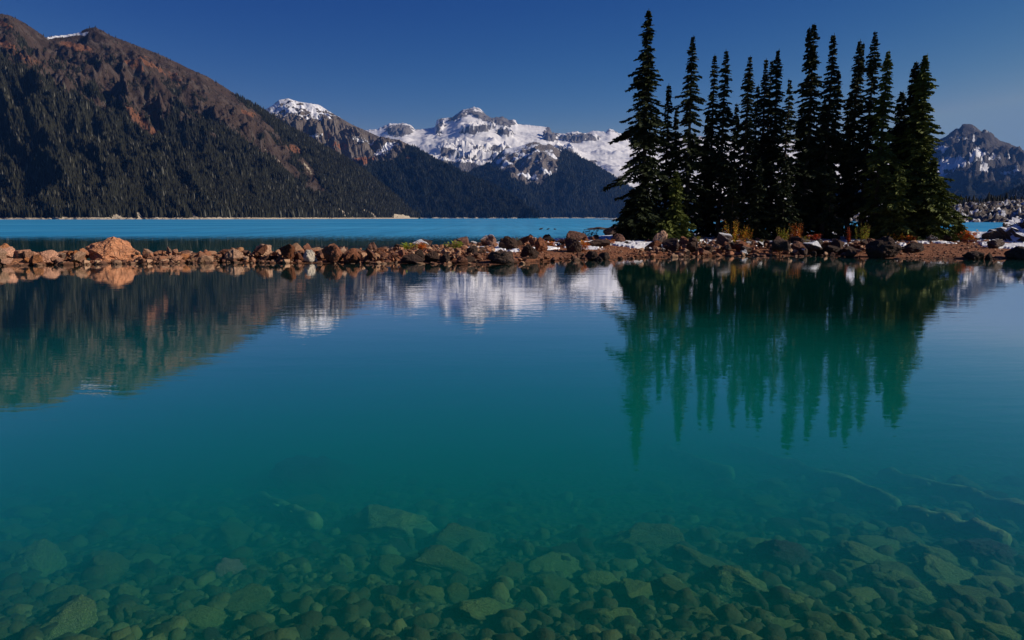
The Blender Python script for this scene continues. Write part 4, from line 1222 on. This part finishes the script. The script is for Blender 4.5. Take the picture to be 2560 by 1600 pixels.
def fir(name, X, Y, zb, H, W, label, seed, low=.06, dens=1.0, droop=.35, mat=None, shape=.62, skirt=0.0, fu=.55, tops=1, group=None, trunk_r=None, gaps=.38):
    rs_ = np.random.RandomState(seed)
    root = link(name, None, None, (X, Y, zb))
    tag(root, label, 'tree', group)
    r0 = trunk_r or .012 * H + .03
    nz = 12
    hs = np.linspace(-.15, H * .985, nz)
    wob = np.cumsum(rs_.normal(size=(nz, 2)) * .012 * H / 12, axis=0)
    pts = [(wob[i, 0], wob[i, 1], hs[i]) for i in range(nz)]
    V_, F_ = tube(pts, [r0 * (1 - .93 * i / (nz - 1)) for i in range(nz)], 8, seed, .06)
    link('trunk', mk_mesh('trunk', V_, F_, MBK), root)
    quads = []
    tops_l = [(0., 0., H, 1.0)]
    if tops == 2:
        tops_l.append((.02 * H * rs_.choice([-1, 1]), .1, H * .985, .45))
    for (tx, ty, tH, frac) in tops_l:
        z = tH
        zl = H * low if frac == 1 else H * .8
        z -= .05
        while z > zl:
            z0_ = z
            u = (tH - z) / H                      # 0 at tip
            lv = rs_.uniform(.72, 1.22)
            L0 = W * (min(1, (u + .002) / fu) ** 1.02) * lv
            if frac < 1: L0 *= .5
            clump = 1 + .28 * math.sin(z * 2.1 + seed) + .2 * math.sin(z * 4.7 + seed * 2)
            nb = int(round((3 + 3.4 * min(1, u * 4)) * dens))
            ph = rs_.rand() * 6.28
            cx = np.interp(z, hs, wob[:, 0]) + tx
            cy = np.interp(z, hs, wob[:, 1]) + ty
            for b in range(max(nb, 3)):
                z = z0_ + rs_.uniform(-1, 1) * (.04 + .16 * min(1, u * 3))
                if rs_.rand() < gaps * sst(.25, .9, u): continue
                az = ph + b * 6.283 / max(nb, 3) + rs_.normal() * .25
                L = L0 * clump * rs_.choice([rs_.uniform(.35, .8), rs_.uniform(.8, 1.15), rs_.uniform(1.0, 1.5)], p=[.3, .5, .2]) + .03 + .5 * max(0, .03 - u)
                up0 = .75 * (1 - sst(0, .10, u)) - .05 + rs_.normal() * .08
                dr = droop * sst(.05, .5, u) + .1
                dirx, diry = math.cos(az), math.sin(az)
                ns = max(3, int(L / .085))
                sv = (np.arange(ns) + .5) / ns
                rr = L * sv
                zz = z + L * (up0 * sv - dr * sv ** 1.4 + .22 * dr * sst(.7, 1, sv))
                px_, py_ = cx + dirx * rr, cy + diry * rr
                for i in range(ns):
                    s_ = sv[i]
                    tw = (.16 + .36 * L * (1 - s_) * (.35 + s_)) * rs_.uniform(.7, 1.25)
                    tw = min(tw, .55, .05 + .8 * L)
                    for sg in (-1, 1):
                        aa = az + sg * rs_.uniform(.6, 1.15)
                        ex, ey = math.cos(aa), math.sin(aa)
                        nq = 1 if tw < .26 else 2
                        for q in range(nq):
                            st_, en = tw * q / nq, tw * (q + 1.25) / nq
                            bx, by, bz = px_[i] + ex * st_, py_[i] + ey * st_, zz[i] - .10 * st_
                            ez = -.28 * (en - st_) + rs_.normal() * .02 + (.25 if u < .08 else 0) * (en - st_)
                            wd = rs_.uniform(.035, .065) * (1 if q == 0 else .8)
                            sx, sy = -ey * wd, ex * wd
                            tz = rs_.normal() * .03
                            quads.append(((bx - sx, by - sy, bz - tz), (bx + sx, by + sy, bz + tz), (bx + ex * (en - st_) + sx * .3, by + ey * (en - st_) + sy * .3, bz + ez + tz), (bx + ex * (en - st_) - sx * .3, by + ey * (en - st_) - sy * .3, bz + ez - tz - .02)))
                    # hanging / vertical needle tuft
                    wd = rs_.uniform(.05, .10) * min(1, .3 + L * 2)
                    hgt = rs_.uniform(.05, .14) * min(1, .3 + L * 2) * (1 + .8 * sst(.3, .8, u))
                    j = rs_.normal() * .03
                    quads.append(((px_[i] - dirx * wd, py_[i] - diry * wd, zz[i] + .04), (px_[i] + dirx * wd, py_[i] + diry * wd, zz[i] + .03), (px_[i] + dirx * wd * .5 + j, py_[i] + diry * wd * .5, zz[i] - hgt), (px_[i] - dirx * wd * .3 + j, py_[i] - diry * wd * .3, zz[i] - hgt * .8)))
            z = z0_ - (.10 + .17 * min(1, u * 3)) * rs_.uniform(.8, 1.25) / max(dens, .6) ** .5
        # leader shoot
        quads.append(((tx - .035, ty, tH - .5), (tx + .035, ty, tH - .5), (tx + .012, ty, tH + .15), (tx - .012, ty, tH + .15)))
    Q = np.array(quads)
    Fq = np.arange(len(Q) * 4).reshape(-1, 4)
    link('crown', mk_mesh('crown', Q.reshape(-1, 3), Fq, mat or MN, False), root)
    return root

# tip px, tip py, depth Y, half width px at mid, low, label, options
firs = [
 (1622, 27, 45.0, 47, .05, 'tallest fir, leftmost of the grove, with tiered ragged branches', dict(dens=1.1, fu=.5)),
 (1672, 214, 47.0, 22, .05, 'short thin fir just right of the tallest one', dict()),
 (1691, 272, 49.0, 20, .06, 'smallest thin spire between the tallest fir and the next tall one', dict()),
 (1733, 94, 46.0, 38, .10, 'second tall fir from the left, bare-trunked near its foot', dict()),
 (1787, 140, 48.0, 26, .12, 'slim fir with two straight trunks visible below, left one of a close pair', dict(dens=.9)),
 (1815, 128, 46.5, 32, .12, 'slightly taller fir, right one of the close pair left of the middle', dict()),
 (1842, 262, 50.0, 22, .06, 'short fir hidden low between the close pair and the broad middle fir', dict()),
 (1876, 144, 46.0, 36, .05, 'broad fir with evenly tapered top, left of the tight trio', dict(fu=.6)),
 (1896, 216, 49.0, 22, .05, 'short fir behind the broad one with the even top', dict()),
 (1916, 151, 47.5, 22, .08, 'left one of the tight trio of spires in the middle of the grove', dict()),
 (1930, 155, 49.0, 17, .08, 'thinnest spire, in the middle of the tight trio', dict(dens=.8)),
 (1948, 127, 46.5, 30, .06, 'tallest and rightmost of the tight trio', dict()),
 (1972, 202, 45.0, 34, .05, 'shorter open-branched fir just right of the tight trio', dict(fu=.6, dens=.85)),
 (2037, 63, 46.0, 40, .10, 'tall fir with a forked double tip right of the middle', dict(tops=2, dens=1.05)),
 (2086, 88, 46.5, 32, .12, 'tall slender fir right of the one with the forked tip', dict()),
 (2096, 180, 48.0, 32, .05, 'shorter fir tucked behind the slender tall one', dict(fu=.6)),
 (2151, 103, 47.0, 30, .14, 'fir with paired tips and a long bare trunk', dict(tops=2)),
 (2187, 83, 46.0, 36, .14, 'tall fir right of the one with paired tips, bare trunk below', dict()),
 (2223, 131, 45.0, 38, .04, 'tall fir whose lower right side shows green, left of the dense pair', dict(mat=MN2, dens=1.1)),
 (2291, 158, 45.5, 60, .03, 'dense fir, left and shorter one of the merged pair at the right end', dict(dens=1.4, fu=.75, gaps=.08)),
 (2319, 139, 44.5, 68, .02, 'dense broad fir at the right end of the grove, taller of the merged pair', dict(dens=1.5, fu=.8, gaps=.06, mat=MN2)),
 (2258, 232, 47.5, 44, .03, 'shorter fir filling the gap between the green-sided tree and the dense pair', dict(dens=1.2)),
 (2128, 235, 48.5, 28, .05, 'hidden fir behind the tree with paired tips', dict()),
 (2062, 250, 49.0, 26, .05, 'hidden fir between the forked-tip tree and the slender one', dict()),
 (2006, 262, 48.5, 30, .05, 'hidden fir between the open-branched tree and the forked-tip one', dict()),
 (1768, 285, 49.0, 24, .05, 'hidden short fir left of the close pair', dict()),
]
for i, (px, py, Y, hw, low, lab, kw) in enumerate(firs):
    T = at_depth(px, py, Y)
    X = T[0]
    zb = float(ground_h(X, Y)) - .05
    H = T[2] - zb
    fir('fir_tree', X, Y, zb, H, hw * Y / F * 1.04, lab, 300 + i, low=low, group=None, **kw)
small = [
 (1600, 470, 44.0, 72, .04, 'low spreading fir bush at the left foot of the tallest tree', dict(dens=1.5, fu=.7, gaps=.05)),
 (1572, 500, 44.5, 44, .04, 'low fir bush reaching out over the left tip of the island', dict(dens=1.5, fu=.7, gaps=.05)),
 (1640, 455, 46.5, 42, .04, 'bushy young fir behind the left trunks', dict(dens=1.3, fu=.7, gaps=.05)),
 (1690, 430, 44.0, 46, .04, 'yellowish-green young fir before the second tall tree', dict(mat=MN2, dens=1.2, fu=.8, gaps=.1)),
 (1770, 440, 47.5, 44, .04, 'dark young fir between the close pair of trunks', dict(dens=.9, fu=.8)),
 (1835, 420, 44.5, 48, .04, 'dark young fir before the middle of the grove', dict(dens=1.1, fu=.8)),
 (1900, 400, 44.2, 46, .04, 'dark young fir below the tight trio', dict(dens=1.1, fu=.8)),
 (1965, 410, 44.0, 50, .04, 'dark young fir right of the tight trio', dict(dens=1.1, fu=.8)),
 (2015, 430, 48, 40, .04, 'dark young fir behind the tree with the forked tip', dict(dens=.8, fu=.8)),
 (2080, 425, 44.5, 42, .04, 'dark young fir before the slender tall tree', dict(dens=1.0, fu=.8)),
 (2195, 430, 46.5, 42, .04, 'dark young fir left of the green-sided tree', dict(dens=1.0, fu=.8)),
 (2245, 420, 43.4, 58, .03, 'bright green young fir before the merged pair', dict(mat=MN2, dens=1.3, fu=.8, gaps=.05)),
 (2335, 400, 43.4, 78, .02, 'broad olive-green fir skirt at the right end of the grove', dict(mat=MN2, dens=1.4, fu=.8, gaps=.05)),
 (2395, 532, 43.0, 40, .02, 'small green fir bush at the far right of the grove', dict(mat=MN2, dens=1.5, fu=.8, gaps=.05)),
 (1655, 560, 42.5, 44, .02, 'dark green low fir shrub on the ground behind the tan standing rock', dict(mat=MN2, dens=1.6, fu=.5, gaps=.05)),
]
for i, (px, py, Y, hw, low, lab, kw) in enumerate(small):
    T = at_depth(px, py, Y)
    X = T[0]
    zb = float(ground_h(X, Y)) - .05
    fir('fir_tree', X, Y, zb, T[2] - zb, hw * Y / F * (.78 if 'dark young' in lab else 1.0), lab, 700 + i, low=low, trunk_r=.06, **kw)

# ------------------------------------------------------------------ autumn plants
def mat_leaf(name, a, b, c_):
    s = NT(name)
    r = s.island()
    col = s.mix(r, a, b)
    col = s.mix(s.rng(s.math('FRACT', s.math('MULTIPLY', r, 5.7)), .6, .7), col, c_)
    p = s.pbsdf(col, .6, None, .2)
    tr = s.n('ShaderNodeBsdfTranslucent'); s.l(col, tr.inputs[0])
    mx = s.n('ShaderNodeMixShader'); mx.inputs[0].default_value = .35
    s.l(p.outputs[0], mx.inputs[1]); s.l(tr.outputs[0], mx.inputs[2])
    s.l(mx.outputs[0], s.out.inputs['Surface'])
    return s.m
ML = {'yellow': mat_leaf('yellow_leaves', (.80, .50, .05), (.55, .60, .06), (.85, .28, .04)),
      'orange': mat_leaf('orange_leaves', (.80, .26, .05), (.60, .14, .04), (.75, .45, .08)),
      'green': mat_leaf('green_leaves', (.26, .42, .05), (.45, .50, .07), (.60, .50, .08)),
      'red': mat_leaf('red_leaves', (.45, .07, .035), (.30, .05, .03), (.60, .16, .05))}
ms_ = NT('stems'); ms_.pbsdf((.20, .07, .03), .8); MSTEM = ms_.m
def plant(px, py, wpx, hpx, colr, label, style='spike', seed=0):
    P = unproject_ground(px, py, 25)
    rs_ = np.random.RandomState(seed + 50)
    sc = P[1] / F
    W_, H_ = wpx * sc, hpx * sc
    root = link('plant', None, None, (P[0], P[1], P[2] - .02))
    tag(root, label, 'plant')
    sv, sf, qd = [], [], []
    nst = 22 if style == 'spike' else 18
    for k_ in range(nst):
        bx, by = rs_.normal() * W_ * .25, rs_.normal() * W_ * .2
        h = H_ * rs_.uniform(.55, 1.0)
        lx, ly = bx * .6 + rs_.normal() * .03, rs_.normal() * .04
        pts = [(bx + lx * q / 4, by + ly * q / 4, h * q / 4) for q in range(5)]
        V_, F_ = tube(pts, [.009, .008, .007, .005, .003], 5, k_, 0)
        off = len(sv); sv += list(V_); sf += [[i + off for i in f] for f in F_]
        nl = 26 if style == 'spike' else 16
        for q in range(nl):
            t_ = (.2 if style == 'spike' else .35) + .8 * q / nl
            t_ = min(t_, 1)
            c0_ = np.array([bx + lx * t_, by + ly * t_, h * t_])
            a = rs_.rand() * 6.28
            L = (.95 if style == 'spike' else 1.1) * (.13 if style == 'spike' else .2) * (1.15 - .7 * t_ if style == 'spike' else 1) * rs_.uniform(.6, 1.3) * (H_ / .7) ** .5
            dz = rs_.uniform(-.2, .6)
            d_ = np.array([math.cos(a), math.sin(a), dz]); d_ /= np.linalg.norm(d_)
            s_ = np.cross(d_, (0, 0, 1)); s_ = s_ / np.linalg.norm(s_) * L * .2
            qd += [c0_, c0_ + d_ * L * .45 + s_, c0_ + d_ * L, c0_ + d_ * L * .45 - s_]
    link('stem', mk_mesh('stem', sv, sf, MSTEM), root)
    link('leaves', mk_mesh('leaves', np.array(qd), np.arange(len(qd)).reshape(-1, 4), ML[colr], False), root)
plants = [
 (1828, 610, 38, 62, 'yellow', 'bright yellow-orange upright plant clump, leftmost of those before the trunks', 'spike'),
 (1862, 610, 22, 50, 'yellow', 'narrow yellow plant clump right of the big yellow-orange one', 'spike'),
 (1957, 608, 24, 42, 'green', 'yellow-green plant clump left of the tall orange one in the middle', 'spike'),
 (1988, 606, 30, 56, 'orange', 'tall orange plant clump before the middle trunks', 'spike'),
 (2156, 606, 30, 54, 'green', 'bright green upright plant beside the snow-dusted boulder', 'spike'),
 (2188, 596, 32, 20, 'orange', 'low orange-red shrub right of the bright green plant', 'bush'),
 (2120, 608, 5, 44, 'red', 'thin dark red stalk left of the bright green plant', 'spike'),
 (2036, 608, 26, 24, 'red', 'low red and orange plant on the snow between the middle trunks', 'bush'),
 (2240, 604, 24, 20, 'yellow', 'low yellow plants just above the biggest dark boulder', 'bush'),
 (2420, 606, 30, 30, 'orange', 'orange shrub at the foot of the small fir bush', 'bush'),
 (2392, 590, 14, 36, 'yellow', 'thin yellow-orange plant growing up against the right fir skirt', 'spike'),
 (1020, 628, 30, 22, 'green', 'yellow-green grass-like tuft on the left end of the gravel strip', 'bush'),
 (1050, 626, 30, 20, 'orange', 'rusty low shrub right of the yellow-green tuft', 'bush'),
 (1140, 628, 34, 26, 'green', 'bright green low plants beside the dark pointed rock', 'bush'),
 (1165, 612, 40, 18, 'orange', 'rusty low shrub behind the bright green low plants', 'bush'),
 (1470, 600, 34, 26, 'red', 'dark red plants on the broad red-brown boulder', 'bush'),
 (1414, 596, 22, 24, 'yellow', 'yellowish plant left of the dark umbrella-shaped seed heads', 'bush'),
 (1456, 628, 22, 26, 'orange', 'rusty plant clinging to the dark cube-like boulder', 'bush'),
 (1296, 606, 12, 16, 'green', 'tiny green sprig behind the craggy boulder in the middle', 'spike'),
 (1845, 622, 20, 22, 'yellow', 'small yellow tuft below the big yellow clump', 'bush'),
 (1905, 614, 16, 18, 'green', 'small yellow-green tuft between the two pairs of plant clumps', 'spike'),
 (2010, 612, 14, 24, 'green', 'small green tuft just right of the tall orange clump', 'spike'),
 (2275, 606, 18, 18, 'orange', 'small orange shrub above the flat dark slab', 'bush'),
 (1378, 618, 18, 16, 'orange', 'small rusty shrub beside the tall red-brown boulder', 'bush'),
 (1745, 606, 12, 18, 'green', 'thin green sprig right of the reddish rock under the firs', 'spike'),
 (1520, 612, 24, 14, 'orange', 'low rusty growth behind the flat dark rock on the beach', 'bush'),
]
for i, (px, py, w, h, cl, lab, st) in enumerate(plants):
    plant(px, py, w, h, cl, lab, st, i)

# dark umbel seed heads and one thin pale stalk
def umbel(px, py, hpx, nst, spread, label, seed, mat):
    P = unproject_ground(px, py, 25)
    rs_ = np.random.RandomState(seed)
    sc = P[1] / F
    root = link('plant', None, None, (P[0], P[1], P[2] - .02))
    tag(root, label, 'plant')
    for k_ in range(nst):
        h = hpx * sc * rs_.uniform(.65, 1)
        lx = spread * sc * (k_ / max(nst - 1, 1) - .5) + rs_.normal() * .02
        pts = [(lx * .3 * q / 5 + lx * .5 * (q / 5) ** 2, 0, h * q / 5) for q in range(6)]
        V_, F_ = tube(pts, [.016, .014, .012, .010, .009, .007], 6, k_, 0)
        link('stem', mk_mesh('stem', V_, F_, mat), root)
        sv, sf = [], []
        top = np.array(pts[-1])
        for q in range(11):
            a = q * .571 * 2
            r = .16 * rs_.uniform(.5, 1) * (1 if q else 0)
            e = top + np.array([math.cos(a) * r, math.sin(a) * r, .07 + .03 * rs_.rand()])
            V2, F2 = tube([top, (top + e) / 2 + (0, 0, .0), e, e + (0, 0, .015)], [.006, .006, .014, .022], 5, q, 0)
            off = len(sv); sv += list(V2); sf += [[i + off for i in f] for f in F2]
        link('seed_head', mk_mesh('seed_head', sv, sf, mat), root)
mu = NT('dry_stalk'); mu.pbsdf((.03, .028, .022), .9)
mu2 = NT('pale_stalk'); mu2.pbsdf((.35, .36, .16), .8)
umbel(1436, 588, 36, 6, 30, 'dark dry stalks with umbrella-shaped seed heads against the turquoise lake', 3, mu.m)
umbel(1012, 614, 26, 1, 3, 'single thin pale stalk standing up on the bar against the calm water', 4, mu2.m)

# ------------------------------------------------------------------ haze
hz = NT('haze')
pv = hz.n('ShaderNodeVolumePrincipled')
pv.inputs['Color'].default_value = (.11, .32, .85, 1)
pv.inputs['Density'].default_value = 2.7e-5
pv.inputs['Anisotropy'].default_value = 0.0
hz.l(pv.outputs[0], hz.out.inputs['Volume'])
x0, x1, y0, y1, z0, z1 = -16000, 16000, -300, 17000, -12, 2600
V_ = [(x, y, z) for z in (z0, z1) for y in (y0, y1) for x in (x0, x1)]
F_ = [[0, 2, 3, 1], [4, 5, 7, 6], [0, 1, 5, 4], [2, 6, 7, 3], [0, 4, 6, 2], [1, 3, 7, 5]]
tag(link('haze', mk_mesh('haze', V_, F_, hz.m, False)), 'thin blue air haze in front of the far mountains', 'haze', None, 'stuff')
